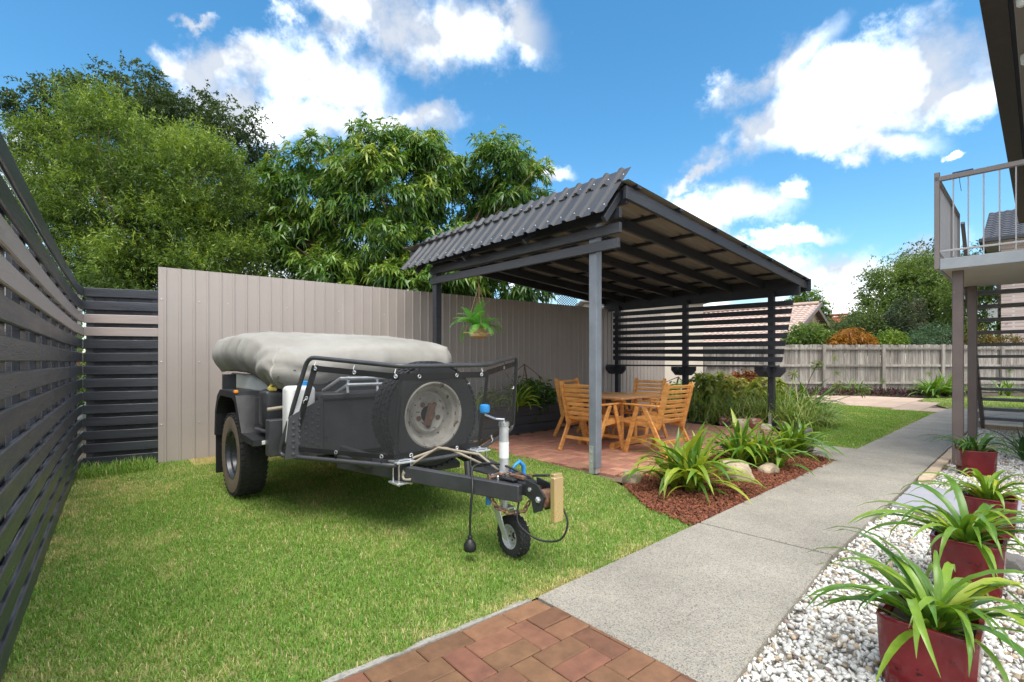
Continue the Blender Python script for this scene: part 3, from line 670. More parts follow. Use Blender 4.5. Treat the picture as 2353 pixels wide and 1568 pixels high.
# ---------------------------------------------------------------- timber dining set
WOOD = mat('oiled_hardwood', (.64, .27, .070), .45, .25, 3.5, .12, 40, stretch=(2, 2, 9), rand=.10, col2=(.78, .38, .11))
WOODT = mat('oiled_hardwood_top', (.58, .28, .11), .4, .22, 2.5, .1, 40, stretch=(8, 1, 1), rand=.08, col2=(.66, .37, .17))
def chair():
    t = thing('garden_chair', 'x', 'chair')
    x0 = .255
    def rake(z): return -.20-.26*(z-.40)      # back rake
    for s in (-1, 1):
        # back stile: wide board with a rounded head
        pr = [(rake(.36)+.035, .36), (rake(.36)-.035, .36), (rake(.90)-.032, .90), (rake(.93)-.012, .935), (rake(.93)+.022, .935), (rake(.90)+.036, .90)]
        MB().prism([Vector((s*x0, y, z)) for y, z in pr], (-.016, 0, 0), (.016, 0, 0)).build('back_stile', WOOD, t)
        # seat rail with a rounded nose
        pr = [(-.22, .345), (-.22, .415), (.30, .455), (.345, .445), (.36, .42), (.345, .395), (.30, .385)]
        MB().prism([Vector((s*(x0+.005), y, z)) for y, z in pr], (-.014, 0, 0), (.014, 0, 0)).build('seat_rail', WOOD, t)
        MB().beam((s*(x0+.036), .10, .625), (s*(x0+.036), .30, 0), .026, .062, up=Vector((0, 1, .3)), ch=.004).build('leg', WOOD, t)
        MB().beam((s*(x0+.036), .00, .625), (s*(x0+.036), -.34, 0), .026, .062, up=Vector((0, 1, .3)), ch=.004).build('leg', WOOD, t)
        MB().box((s*(x0+.03), .045, .638), (.055, .56, .024), ch=.008).build('armrest', WOOD, t)
    for k in range(8):
        z = .445+k*.062; MB().box((0, rake(z)+.005, z), (2*x0-.034, .016, .042), (Vector((1, 0, 0)), Vector((0, 1, .26)).normalized(), Vector((0, -.26, 1)).normalized()), .004).build('back_slat', WOOD, t)
    for k in range(8):
        y = -.14+k*.062; MB().box((0, y, .408+.077*(y+.22)), (2*x0-.022, .048, .018), ch=.004).build('seat_slat', WOOD, t)
    for (y, z) in ((.243, .18), (-.244, .18)): MB().box((0, y, z), (2*x0+.046, .022, .042), ch=.003).build('stretcher', WOOD, t)
    return t
TC = Vector((1.476, 7.357, 0))
def face(d): return math.atan2(d.y, d.x)-math.pi/2
c0 = chair(); cs = [(TC-U*.66-V*.14, U, 'slatted timber armchair seen from behind, its back towards the lawn'), (TC+U*.20+V*.72, -V, 'slatted timber armchair on the planter side of the table'),
      (TC+U*.70+V*.0, -U, 'slatted timber armchair between the table and the far privacy screen'), (TC-U*.20-V*.86, (V*.96+U*.1), 'slatted timber armchair on the path side of the table, beside the mulch bed')]
for k, (p, d, lb) in enumerate(cs):
    p = p+UP*.004
    if k == 0: c0.location = p; c0.rotation_euler = (0, 0, face(d)); c0['label'] = lb; c0['group'] = 'chairs around the timber table'
    else: copy_tree(c0, p, face(d), lb, 'chairs around the timber table')
tb = thing('dining_table', 'square oiled timber dining table with trestle feet under the pergola', 'table', TC)
for k in range(9): MB().box(TC+V*(-.444+k*.111)+UP*.705, (1.0, .107, .024), (U, V, UP), .003).build('table_slat', WOODT, tb)
for s in (-1, 1):
    MB().box(TC+U*s*.485+UP*.706, (.03, 1.01, .03), (U, V, UP), .004).build('table_edge', WOODT, tb)
    pr = [(-.42, .0), (-.42, .05), (-.38, .075), (-.12, .085), (.12, .085), (.38, .075), (.42, .05), (.42, .0), (.33, .0), (.25, .022), (-.25, .022), (-.33, .0)]
    MB().prism([TC+U*a+V*s*.28+UP*(z+.004) for a, z in pr], V*-.03, V*.03).build('foot', WOOD, tb)
    for q in (-1, 1): MB().box(TC+V*s*.28+U*q*.17+UP*.385, (.05, .035, .61), (U, V, UP), .004).build('leg', WOOD, tb)
    MB().box(TC+V*s*.28+UP*.675, (.80, .035, .035), (U, V, UP), .004).build('apron', WOOD, tb)
for z, x in ((.30, .05), (.30, -.05)): MB().box(TC+U*x*2.2+UP*z, (.03, .53, .07), (U, V, UP), .003).build('stretcher', WOOD, tb)
# ---------------------------------------------------------------- planter box along the steel fence
pb = thing('planter_box', 'long low charcoal timber planter box against the steel fence', 'planter', PU(2.5, 2.68))
for z in (.075, .225, .37): MB().box(PU(2.35, 2.66, z), (4.9, .04, .143), (U, V, UP), .004).build('board', CHARH, pb)
MB().box(PU(-.08, 3.12, .21), (.04, .86, .42), (U, V, UP), .004).build('end_board', CHAR, pb)
MB().box(PU(2.35, 2.655, .448), (4.94, .07, .022), (U, V, UP), .004).build('cap', CHAR, pb)
MB().box(PU(2.35, 3.10, .19), (4.85, .78, .36), (U, V, UP), .004).build('soil', SOIL, pb)
# ---------------------------------------------------------------- camper trailer
A0 = Vector((-1.80, 5.11, 0)); TD = Vector((.663, -.749, 0)).normalized(); TR = Vector((TD.y, -TD.x, 0))   # TR points to the visible wheel
def T(a, b, z): return A0+TD*a+TR*b+UP*z
TAX = (TD, TR, UP)
TBLK = mat('trailer_black', (.030, .031, .034), .38, .25, 5, .08, 90, spot=(.2, .19, .18), spot_scale=45, spot_at=.74)
TGREY = mat('trailer_grey_steel', (.062, .064, .070), .36, .2, 6, .06, 90, spot=(.28, .2, .14), spot_scale=38, spot_at=.74, metal=.15)
TCREAM = mat('trailer_white_body', (.68, .71, .66), .4, .06, 5)
RUB = mat('tyre_rubber', (.022, .022, .023), .75, .3, 12, .25, 120)
RUBD = mat('tyre_sidewall_dusty', (.30, .225, .155), .85, .3, 4, .2, 80, col2=(.13, .10, .078))
RIMC = mat('rim_cream_rust', (.44, .415, .345), .5, .3, 6, .05, 60, col2=(.60, .57, .50), spot=(.17, .085, .04), spot_scale=22, spot_at=.62)
RIMB = mat('rim_black', (.03, .034, .042), .3, .2, 10, spec=.6)
RUST = mat('rusty_steel', (.17, .095, .06), .8, .35, 25, .3, 120, spot=(.28, .13, .05), spot_scale=50, spot_at=.6)
CANV = mat('canvas', (.30, .285, .245), .9, .12, 1.6, .25, 260, col2=(.38, .365, .33))
JWHITE = mat('white_plastic', (.78, .78, .76), .35, .04, 5)
BLUEP = mat('blue_plastic', (.03, .26, .62), .4, .1, 8)
YELP = mat('yellow_plastic', (.75, .60, .12), .45, .1, 8)
AMB = mat('amber_lens', (.85, .30, .03), .2, .05, 5)
ZGOLD = mat('zinc_passivated', (.66, .52, .20), .32, .06, 2.5, metal=.5, col2=(.68, .46, .27))
MATTP = mat('black_rubber_cable', (.015, .015, .016), .5, .1, 10)
CABG = mat('grey_cable', (.34, .29, .22), .6, .15, 20)
WHITE = mat('white_sticker', (.8, .8, .78), .5, .03, 5)
mm, tt, bb_ = new_mat('shade_mesh'); bb_.inputs['Base Color'].default_value = (.060, .061, .065, 1); bb_.inputs['Roughness'].default_value = .55
trn = tt.nodes.new('ShaderNodeBsdfTransparent'); mxs = tt.nodes.new('ShaderNodeMixShader'); mxs.inputs[0].default_value = .42
tt.links.new(trn.outputs[0], mxs.inputs[1]); tt.links.new(bb_.outputs[0], mxs.inputs[2]); tt.links.new(mxs.outputs[0], tt.nodes['Material Output'].inputs['Surface'])
SMESH = mm
tr = thing('camper_trailer', 'black off-road camper trailer with canvas cover parked on the lawn', 'trailer', T(0, 0, 0))
MB().box(T(-.10, 0, .80), (2.05, 1.36, .50), TAX, .01).build('body', TBLK, tr)
for s in (1, -1):
    MB().box(T(-.12, s*.745, 1.01), (1.55, .03, .15), TAX, .01).build('side_panel', TCREAM, tr)
    MB().beam(T(-1.15, s*.45, .50), T(1.7, s*.45, .50), .05, .10, ch=.004).build('chassis_rail', TGREY, tr)
for a in (-.6, .3, 1.1): MB().box(T(a, 0, .50), (.05, .86, .08), TAX, .004).build('cross_member', TGREY, tr)
MB().tube([T(0, -.78, .37), T(0, .78, .37)], .03, 10).build('axle', TGREY, tr)
MB().add([T(.98, -.55, .47), T(.98, .55, .47), T(1.75, .30, .40), T(1.75, -.30, .40), T(.98, -.55, .42), T(.98, .55, .42), T(1.75, .30, .36), T(1.75, -.30, .36)], [[0, 1, 2, 3], [7, 6, 5, 4], [0, 4, 5, 1], [1, 5, 6, 2], [2, 6, 7, 3], [3, 7, 4, 0]]).build('belly_plate', TGREY, tr)
def wheel(parent, c, ax, ro, wd, rr, rimm, tyrem, sidem, lugs=26, name='wheel'):
    """tyre with moulded tread blocks and a dished steel rim; ax is the outward side"""
    ax = ax.normalized(); h = wd/2
    prof = [(rr*.98, -h*.80), (rr*1.04, -h*.92), ((ro+rr)/2, -h*1.0), (ro*.93, -h*.93), (ro*.972, -h*.72), (ro*.978, -h*.3), (ro*.978, h*.3), (ro*.972, h*.72), (ro*.93, h*.93), ((ro+rr)/2, h*1.0), (rr*1.04, h*.92), (rr*.98, h*.80)]
    ty = MB().lathe(c, ax, prof, 48, closed=True).build('tyre', tyrem, parent, smooth=35)
    x = ax.cross(UP).normalized(); y = ax.cross(x); tm = MB()
    rows = ((-.80, 0, .22), (-.44, .5, .26), (0, .2, .26), (.44, .7, .26), (.80, .3, .22)) if ro > .2 else ((-.72, 0, .30), (-.24, .5, .36), (.24, 0, .36), (.72, .5, .30))
    deep = .020 if ro > .2 else .045
    for i in range(lugs):
        for k, (hh, ofs, lw) in enumerate(rows):
            t_ = 2*math.pi*(i+ofs)/lugs; rd_ = x*math.cos(t_)+y*math.sin(t_); tg = ax.cross(rd_); sk = .30*(1 if k % 2 else -1)
            tm.box(c+rd_*(ro*(.982-.012*(abs(hh) > .7)))+ax*(h*hh), (ro*deep*1.6, 2*math.pi*ro/lugs*.80, wd*lw*.62), (rd_, (tg+ax*sk).normalized(), (ax-tg*sk).normalized()), .0015)
    tag(tm.build('tread', RUB, ty, fix=False), kind='stuff')
    if sidem:
        MB().lathe(c, ax, [(rr*1.05, h*.93), ((ro+rr)/2, h*1.012), (ro*.90, h*.965)], 48, caps=False).build('sidewall', sidem, ty, smooth=True)
    rp = [(rr*1.03, h*.84), (rr*1.05, h*.93), (rr*1.0, h*.95), (rr*.96, h*.88), (rr*.92, h*.62), (rr*.83, h*.50), (rr*.79, h*.30), (rr*.73, h*.05), (rr*.66, h*.02), (rr*.60, h*.22), (rr*.54, h*.30), (rr*.48, h*.22), (rr*.27, h*.18), (rr*.25, h*-.15), (0.001, h*-.15)]
    rim = MB().lathe(c, ax, rp, 48, caps=False).build('rim', rimm, parent, smooth=30)
    nuts = MB()
    for i in range(5):
        t_ = 2*math.pi*i/5+.3; nuts.lathe(c+(x*math.cos(t_)+y*math.sin(t_))*rr*.375+ax*h*.21, ax, [(rr*.085, 0), (rr*.085, .004), (rr*.055, .005), (rr*.055, -.002)], 12)
    nuts.build('stud_holes', RUST, rim)
    MB().lathe(c+ax*h*-.10, ax, [(rr*.245, 0), (rr*.245, .002)], 20).build('hub_bore', MATTP, rim)
    return ty, rim
for s in (1, -1):
    wheel(tr, T(0, s*.85, .373), TR*s, .375, .225, .215, RIMB, RUB, RUBD, 46)
    # mudguard arch
    pr = [(-.50, .50), (-.47, .74), (-.38, .88), (-.26, .945), (.22, .945), (.32, .915), (.52, .62), (.86, .60), (.86, .555), (.48, .565), (.28, .86), (.19, .89), (-.24, .89), (-.34, .83), (-.42, .71), (-.44, .50)]
    MB().prism([T(a, s*.72, z) for a, z in pr], (0, 0, 0), TR*s*.27).build('mudguard', TBLK, tr)
    pr2 = [(-.42, .62), (-.36, .80), (-.26, .90), (.22, .90), (.30, .86), (.48, .60), (.48, .50), (-.42, .5)]
    MB().prism([T(a, s*.70, z) for a, z in pr2], (0, 0, 0), TR*s*.012).build('inner_guard', TBLK, tr)
    MB().box(T(-.485, s*.855, .36), (.012, .25, .46), TAX, .003).build('mudflap', MATTP, tr)
    MB().box(T(.27, s*.975, .945), (.05, .03, .028), TAX, .006).build('side_marker', AMB, tr)
    MB().box(T(.868, s*.88, .578), (.012, .10, .03), TAX, .003).build('reflector', TCREAM, tr)
    # stoneguard holders and step block
    MB().box(T(.93, s*.80, .62), (.10, .22, .28), TAX, .008).build('bracket_block', TGREY, tr)
    MB().box(T(.72, s*.80, .66), (.28, .22, .02), TAX, .004).build('holder_floor', TGREY, tr)
    MB().box(T(.58, s*.80, .80), (.012, .22, .22), TAX, .003).build('holder_plate', TGREY, tr)
# tail hook plate behind
MB().box(T(-.50, .86, .98), (.02, .12, .20), TAX, .004).build('rear_plate', TBLK, tr)
MB().box(T(-.62, .92, .62), (.05, .05, .16), TAX, .004).build('rear_bracket', GALV, tr)
# canvas cover: a soft box with sagging sides and folds
def cover():
    nu, nv = 84, 84; a0, a1, b0, b1 = -1.28, .90, -.84, .84
    V0 = []; rr = np.random.default_rng(4)
    def fold(x, y):
        q = abs(math.sin(7*x+4.2*y+.8*math.sin(3*y)))**.6-.6
        return (.016*q+.010*math.sin(9*x+5*y)+.009*math.sin(17*x-11*y+1.3)+.006*math.sin(29*y+8*x+.5)+.006*math.sin(23*x+19*y))
    for i in range(nu):
        for j in range(nv):
            u_ = i/(nu-1)*2-1; v_ = j/(nv-1)*2-1
            # fold the rim of the sheet down: outer 24 % of the parameter square becomes the skirt
            k = .70; mu = max(abs(u_), abs(v_)); sx_ = min(1, max(-1, u_/k)); sy_ = min(1, max(-1, v_/k))
            a = (a0+a1)/2+(a1-a0)/2*sx_; b = (b1+b0)/2+(b1-b0)/2*sy_
            # round the corners in plan
            cx_, cy_ = abs(sx_), abs(sy_)
            if cx_ > .82 and cy_ > .82:
                q = math.hypot(cx_-.82, cy_-.82)/.18
                if q > 1:
                    a = (a0+a1)/2+(a1-a0)/2*math.copysign(.82+(cx_-.82)/q, sx_); b = (b1-b0)/2*math.copysign(.82+(cy_-.82)/q, sy_)
            ed = max(0, (mu-k)/(1-k))
            rise = 1.455-.05*(a+.2)/1.2 + .035*math.cos(a*2.1+.4) - .05*(max(abs(sx_), abs(sy_))**7)
            # a dip near the fore corner on the wheel side
            dip = .085*math.exp(-((a-.75)**2/.10+(b-.62)**2/.09))
            rise -= dip
            drop = .335 if sx_ < .8 else .31
            z = rise-ed*drop
            bulge = .055*math.sin(math.pi*min(1, ed*1.05))-.035*ed**3
            fo = fold(a*1.3, b*1.3)*(.35+.65*min(1, ed*2+.2*dip*10))
            nx = sx_ if cx_ >= cy_*.98 else 0; ny = sy_ if cy_ >= cx_*.98 else 0
            if ed > 0:
                strength = (bulge+fo*1.5*(.4+ed)*(1-.75*ed*ed))
                a += math.copysign(1, nx)*strength*(1 if nx else 0); b += math.copysign(1, ny)*strength*(1 if ny else 0)
                z += .004*math.sin(9*(a+b))*ed
                if sx_ > .6 and sy_ > .6 and ed > .0:   # diagonal creases at the fore corner
                    w_ = (abs(math.sin(15*(a*.7-z*1.0+b*.3)+1.0))**.7-.5)*.042*math.sin(math.pi*min(1, ed)); b += w_; a += w_*.6
            else: z += fo*.9
            V0.append(T(a, b, z))
    fs = [[i*nv+j, (i+1)*nv+j, (i+1)*nv+j+1, i*nv+j+1] for i in range(nu-1) for j in range(nv-1)]
    return MB().add(V0, fs)
co = cover().build('canvas_cover', CANV, tr, smooth=True)
md = co.modifiers.new('sub', 'SOLIDIFY'); md.thickness = .004
MB().tube([T(.90, .80, 1.13), T(.93, .83, 1.08), T(.95, .84, 1.045), T(.96, .80, 1.03)], .004, 6).tube([T(.90, .80, 1.13), T(.94, .70, 1.135)], .004, 6).build('cover_tie', MATTP, co)
# toolbox, lid, rack, cans
TBX = MB().box(T(1.05, 0, .70), (.36, 1.20, .42), TAX, .012).build('toolbox', TGREY, tr)
MB().box(T(1.05, 0, .935), (.40, 1.24, .05), TAX, .012).build('lid', TGREY, TBX)
for s in (1, -1):
    pr = [(.605, .50), (.88, .50), (.85, .80), (.605, .93)]
    pl = MB().prism([T(1.245, s*b, z) for b, z in pr], TD*-.006, TD*.006).build('perforated_plate', TGREY, tr)
    dm = MB()
    for i in range(5):
        for j in range(8):
            b = .64+i*.045; z = .53+j*.046+(i % 2)*.023
            if z < .90-.50*(b-.605)-.03: dm.lathe(T(1.251, s*b, z), TD, [(.013, 0), (.011, .005), (.004, .007)], 8)
    dm.build('dimples', TGREY, pl)
    jc = MB().soft(T(1.11, s*.735, .80), (.15, .21, .44), TAX, .035).build('jerry_can', JWHITE, tr, smooth=50)
    MB().lathe(T(1.11, s*.69, 1.02), UP, [(.035, 0), (.035, .03), (.02, .035)], 14).build('cap', BLUEP, jc)
    MB().tube([T(.97, s*.68, .86), T(.97, s*.92, .84)], .014, 8).build('retaining_bar', CABG, tr)
    bt = MB().soft(T(.72, s*.80, .83), (.19, .20, .30), TAX, .04).build('fuel_can', TBLK, tr, smooth=50)
    MB().tube([T(.74, s*.76, .98), T(.75, s*.76, 1.03), T(.76, s*.82, 1.03), T(.77, s*.85, .99)], .012, 8).build('strap', YELP, bt)
    MB().box(T(.78, s*.83, .985), (.05, .06, .03), TAX, .006).build('can_cap', YELP, bt)
for k, (z, pts) in enumerate(((1.07, [(.98, .50), (1.22, .46), (1.22, -.46), (.98, -.50)]), (1.02, [(1.02, .46), (1.26, .42), (1.26, -.42), (1.02, -.46)]))):
    MB().tube([T(a, b, z-(.10 if i in (0, 3) else 0)) for i, (a, b) in enumerate(pts)], .014, 8).build('rack_tube', GALV, tr)
for b in (.30, .05, -.2, -.40): MB().tube([T(.98, b, 1.07), T(1.13, b+.05, 1.075), T(1.26, b+.12, 1.01), T(1.27, b+.12, .96)], .011, 7).build('rack_tube', GALV, tr)
# spare wheel on its bracket
SPC = T(1.80, .04, .812)
sp_ty, sp_rim = wheel(tr, SPC, TD, .395, .225, .232, RIMC, RUB, None, 50)
MB().box(SPC+TD*.045, (.012, .065, .165), (TD, (TR*math.cos(.28)+UP*math.sin(.28)).normalized(), (UP*math.cos(.28)-TR*math.sin(.28)).normalized()), .003).build('clamp_plate', RUST, tr)
MB().beam(SPC-TD*.46-UP*.02, SPC-TD*.03-UP*.02, .06, .06, ch=.004).build('spare_arm', TGREY, tr)
# stone guard: bent tube frame, mesh panels, hems and eyelets
Bfl, Bfr, BLc, BRc = P(903, 1071, 3.36), P(1095, 1038, 3.90), P(640, 1047, 3.72), P(1178, 984, 4.72)
Tfl, Tfr, TLc, TRc = P(919, 842, 3.32), P(1120, 839, 3.86), P(708, 821, 3.66), P(1187, 820, 4.68)
def rnd(path, r=.07, n=4):
    o = []; k = len(path)
    for i in range(k):
        a, p, b = path[i-1], path[i], path[(i+1) % k]; rr_ = min(r, (a-p).length*.4, (b-p).length*.4)
        q0 = p+(a-p).normalized()*rr_; q1 = p+(b-p).normalized()*rr_
        for j in range(n+1):
            t_ = j/n; o.append(q0*(1-t_)**2+p*2*t_*(1-t_)+q1*t_*t_)
    return o
gf = MB().tube(rnd([Bfl, BLc, TLc, Tfl, Tfr, TRc, BRc, Bfr]), .0165, 10, closed=True).build('guard_frame', TGREY, tr, smooth=50)
def lerp(a, b, t_): return a+(b-a)*t_
def insetq(bl, br, trr, tl, l, r_, t_, b): 
    f = lambda x, y: lerp(lerp(bl, br, x), lerp(tl, trr, x), y)
    return f(l, b), f(1-r_, b), f(1-r_, 1-t_), f(l, 1-t_)
panels = [insetq(BLc, Bfl, Tfl, TLc, .075, .0, .075, .06), insetq(Bfl, Bfr, Tfr, Tfl, 0, 0, .075, .06), insetq(Bfr, BRc, TRc, Tfr, 0, .05, .06, .05)]
hemw = .035
for (bl, br, t2, tl) in panels:
    nrm = (br-bl).cross(tl-bl).normalized(); nx_, ny_ = 14, 10; vs = []
    for j in range(ny_+1):
        for i in range(nx_+1):
            x, y = i/nx_, j/ny_; sag = .018*math.sin(math.pi*x)*math.sin(math.pi*y)
            vs.append(lerp(lerp(bl, br, x), lerp(tl, t2, x), y)-nrm*sag)
    fs = [[j*(nx_+1)+i, j*(nx_+1)+i+1, (j+1)*(nx_+1)+i+1, (j+1)*(nx_+1)+i] for j in range(ny_) for i in range(nx_)]
    pm = MB().add(vs, fs).build('mesh_panel', SMESH, tr, smooth=True)
    H_ = (tl-bl).length; Wd_ = (br-bl).length
    for (x0, x1, y0, y1) in ((0, 1, 0, hemw/H_), (0, 1, 1-1.25*hemw/H_, 1)):
        q = lambda x, y: lerp(lerp(bl, br, x), lerp(tl, t2, x), y)+nrm*.002
        MB().add([q(x0, y0), q(x1, y0), q(x1, y1), q(x0, y1), q(x0, y0)-nrm*.004, q(x1, y0)-nrm*.004, q(x1, y1)-nrm*.004, q(x0, y1)-nrm*.004], [[0, 1, 2, 3], [7, 6, 5, 4], [0, 4, 5, 1], [2, 6, 7, 3], [1, 5, 6, 2], [3, 7, 4, 0]]).build('hem', MATTP, pm)
# side hems
for (p, q, wv_) in ((panels[0][0], panels[0][3], .055), (panels[2][1], panels[2][2], .035), (panels[1][0], panels[1][3], .03), (panels[1][1], panels[1][2], .03)):
    d = (q-p).normalized(); sd_ = (TR*.4+TD*.0-TD*.3).normalized(); sd_ = (panels[0][1]-panels[0][0]).normalized() if wv_ == .055 else (panels[1][1]-panels[1][0]).normalized()
    nn = d.cross(sd_).normalized(); MB().box((p+q)/2+sd_*wv_*.5+nn*.003, ((q-p).length, wv_, .004), (d, sd_, nn), .0005).build('side_hem', MATTP, tr)
EYE_PTS = [(panels[0], x, y) for x, y in ((.06, .965), (.52, .965), (.97, .965), (.05, .62), (.05, .03), (.48, .03), (.90, .03))]+[(panels[1], x, y) for x, y in ((.20, .965), (.62, .965), (.93, .965), (.18, .03), (.72, .03))]+[(panels[2], x, y) for x, y in ((.55, .965), (.97, .6), (.85, .03), (.35, .03))]
for (pn, x, y) in EYE_PTS:
    bl, br, t2, tl = pn; nrm = (br-bl).cross(tl-bl).normalized(); c = lerp(lerp(bl, br, x), lerp(tl, t2, x), y)+nrm*.006
    if nrm.dot(-c) < 0: nrm = -nrm
    e_ = MB().lathe(c, nrm, [(.007, 0), (.007, .003), (.011, .005), (.015, .003), (.015, 0)], 14, closed=True).build('eyelet', SCREWM, gf)
    tgt = c+UP*(.05 if y > .9 else -.05 if y < .1 else 0)+(lerp(bl, tl, .5)-c).normalized()*(.05 if .1 < y < .9 else 0)
    MB().tube([c, lerp(c, tgt, .5)+nrm*.012, tgt], .0028, 5).build('cable_tie', MATTP if random.random() < .6 else WHITE, gf)
# drawbar
for s in (1, -1):
    MB().beam(T(1.30, s*.50, .445), T(2.86, s*.060, .43), .052, .10, ch=.006).build('drawbar_rail', TGREY, tr)
    MB().box(T(1.95, s*.33, .52), (.13, .14, .012), TAX, .002).build('clamp_plate', GALV, tr); MB().box(T(1.95, s*.33, .378), (.13, .14, .012), TAX, .002).build('clamp_plate', GALV, tr)
    ub = MB()
    for a in (1.91, 1.99): ub.tube([T(a, s*.33-.045, .36), T(a, s*.33-.045, .535), T(a, s*.33+.045, .535), T(a, s*.33+.045, .36)], .007, 7)
    ub.build('u_bolt', SCREWM, tr)
MB().box(T(2.600, 0, .497), (.42, .15, .012), TAX, .004).build('gusset', TBLK, tr)
MB().beam(T(2.70, 0, .455), T(2.90, 0, .455), .085, .085, ch=.012).build('coupling_body', TBLK, tr)
MB().tube([T(2.86, 0, .455), T(2.95, 0, .455)], .030, 12).build('coupling_pin', RUST, tr, smooth=40)
for s_ in (1, -1):
    MB().prism([T(2.89, s_*.045, .515), T(2.99, s_*.045, .50), T(3.045, s_*.045, .44), T(3.02, s_*.045, .36), T(2.96, s_*.045, .335), T(2.94, s_*.045, .40), T(2.90, s_*.045, .42)], TR*-.006, TR*.006).build('yoke_plate', TBLK, tr)
    MB().lathe(T(3.00, s_*.051, .42), TR*s_, [(.018, 0), (.018, .010), (.010, .016)], 6).build('bolt', GALV, tr)
    MB().lathe(T(2.93, s_*.051, .465), TR*s_, [(.012, 0), (.012, .008)], 6).build('bolt', GALV, tr)
MB().tube([T(3.0, -.038, .42), T(3.0, .038, .42)], .052, 16).build('coupling_knuckle', RUST, tr, smooth=40)
MB().beam(T(2.91, 0, .535), T(3.03, .0, .555), .03, .012, ch=.003).build('lever', TBLK, tr)
MB().beam(T(2.78, .03, .515), T(2.86, .03, .515), .025, .02, ch=.003).build('grease_cap', RUST, tr)
MB().box(T(3.085, -.01, .43), (.035, .075, .25), TAX, .004).build('striker_plate', ZGOLD, tr)
MB().box(T(3.035, -.06, .515), (.03, .07, .09), TAX, .003).build('striker_plate', ZGOLD, tr)
MB().lathe(T(3.020, -.08, .40), -TR, [(.03, 0), (.03, .025)], 6).build('lock_nut', RUST, tr)
# jockey wheel
JB = T(2.64, 0, 0)
jp = MB().tube([JB+UP*.33, JB+UP*.80], .030, 14).build('jockey_tube', GALV, tr, smooth=40)
MB().tube([JB+UP*.80, JB+UP*.825], .034, 14).build('tube_collar', SCREWM, jp)
MB().tube([JB+UP*.825, JB+UP*.84, JB+UP*.845+TR*.05-TD*.02, JB+UP*.875+TR*.125-TD*.03, JB+UP*.90+TR*.13-TD*.03], .007, 7).build('crank', SCREWM, jp)
MB().lathe(JB+UP*.885+TR*.13-TD*.03, UP, [(.018, 0), (.030, .008), (.033, .03), (.030, .05), (.015, .055)], 14).build('crank_knob', BLUEP, jp, smooth=40)
MB().lathe(JB+UP*.60, UP, [(.0315, 0), (.0315, .10)], 14).build('sticker', WHITE, jp)
MB().box(JB+UP*.46+TR*.03, (.075, .10, .09), TAX, .006).build('clamp', SCREWM, tr)
MB().tube([JB+UP*.50+TR*-.06, JB+UP*.54-TR*.09, JB+UP*.56-TR*.13, JB+UP*.53-TR*.165, JB+UP*.46-TR*.17, JB+UP*.40-TR*.155], [.006, .009, .013, .014, .014, .011], 10).build('clamp_handle', BLUEP, tr, smooth=True)
MB().tube([JB+UP*.285, JB+UP*.36], .023, 12).build('inner_leg', GALV, tr, smooth=40)
WAX = Vector((-.80, -.60, 0)).normalized(); WF = Vector((WAX.y, -WAX.x, 0))
WC = Vector((JB.x+.06, JB.y-.03, .124))
for s in (1, -1):
    MB().prism([WC+WF*.022-UP*.018, WC-WF*.022-UP*.018, JB-WF*.034+UP*.285, JB+WF*.034+UP*.285], WAX*s*.054, WAX*s*.060).build('fork', GALV, tr)
MB().box(JB+UP*.288, (.07, .124, .010), (WF, WAX, UP), .002).build('fork_crown', GALV, tr)
jt, jr = wheel(tr, WC, WAX, .126, .080, .072, GALV, RUB, None, 22)
# chain, cables, plug
def chain(pts, n, name, m):
    mb = MB(); P_ = [Vector(p) for p in pts]; L_ = [0]
    for a, b in zip(P_[:-1], P_[1:]): L_.append(L_[-1]+(b-a).length)
    def at(s):
        s = max(0, min(L_[-1]-1e-6, s)); i = max(k for k in range(len(L_)-1) if L_[k] <= s); f = (s-L_[i])/(L_[i+1]-L_[i]); return P_[i]+(P_[i+1]-P_[i])*f, (P_[i+1]-P_[i]).normalized()
    for k in range(n):
        c, d = at(L_[-1]*(k+.5)/n); ll = L_[-1]/n*.72; a = d.cross(UP if abs(d.z) < .8 else TD).normalized(); b = d.cross(a); x = a if k % 2 else b
        mb.tube([c+d*ll*math.cos(t_)+x*ll*.52*math.sin(t_) for t_ in [2*math.pi*i/10 for i in range(10)]], .0052, 6, closed=True)
    return mb.build(name, m, tr, smooth=True)
chain([T(2.810, -.08, .50), T(2.690, .05, .515), T(2.630, .115, .49), T(2.640, .125, .39), T(2.710, .11, .325), T(2.790, .08, .30), T(2.870, .04, .325), T(2.890, .02, .38)], 22, 'safety_chain', RUST)
MB().tube(rnd([T(2.440, -.05, .50), T(2.05, .05, .60), T(1.95, .30, .52), T(2.0, .36, .40), T(2.1, .30, .42)], .06)[4:-4], .009, 8).build('cable', CABG, tr, smooth=True)
MB().tube([T(2.540, -.05, .49), T(2.390, .0, .585), T(2.05, .10, .60), T(1.98, .26, .50), T(1.99, .35, .43)], .009, 8).build('cable', CABG, tr, smooth=True)
def curve(pts, n=28):
    pts = [Vector(p) for p in pts]; o = []; k = len(pts)
    for i in range(k-1):
        p0, p1, p2, p3 = pts[max(i-1, 0)], pts[i], pts[i+1], pts[min(i+2, k-1)]
        for j in range(n//(k-1)+1):
            t_ = j/(n//(k-1)+1); o.append(.5*((2*p1)+(p2-p0)*t_+(2*p0-5*p1+4*p2-p3)*t_*t_+(3*p1-p0-3*p2+p3)*t_**3))
    o.append(pts[-1]); return o
PL = P(1080, 1235, 3.02)
MB().tube(curve([T(2.810, -.05, .50), T(2.640, .02, .56), T(2.490, .12, .54), P(1086, 1120, 3.05), P(1081, 1180, 3.02), PL]), .0075, 8).build('trailer_cable', MATTP, tr, smooth=True)
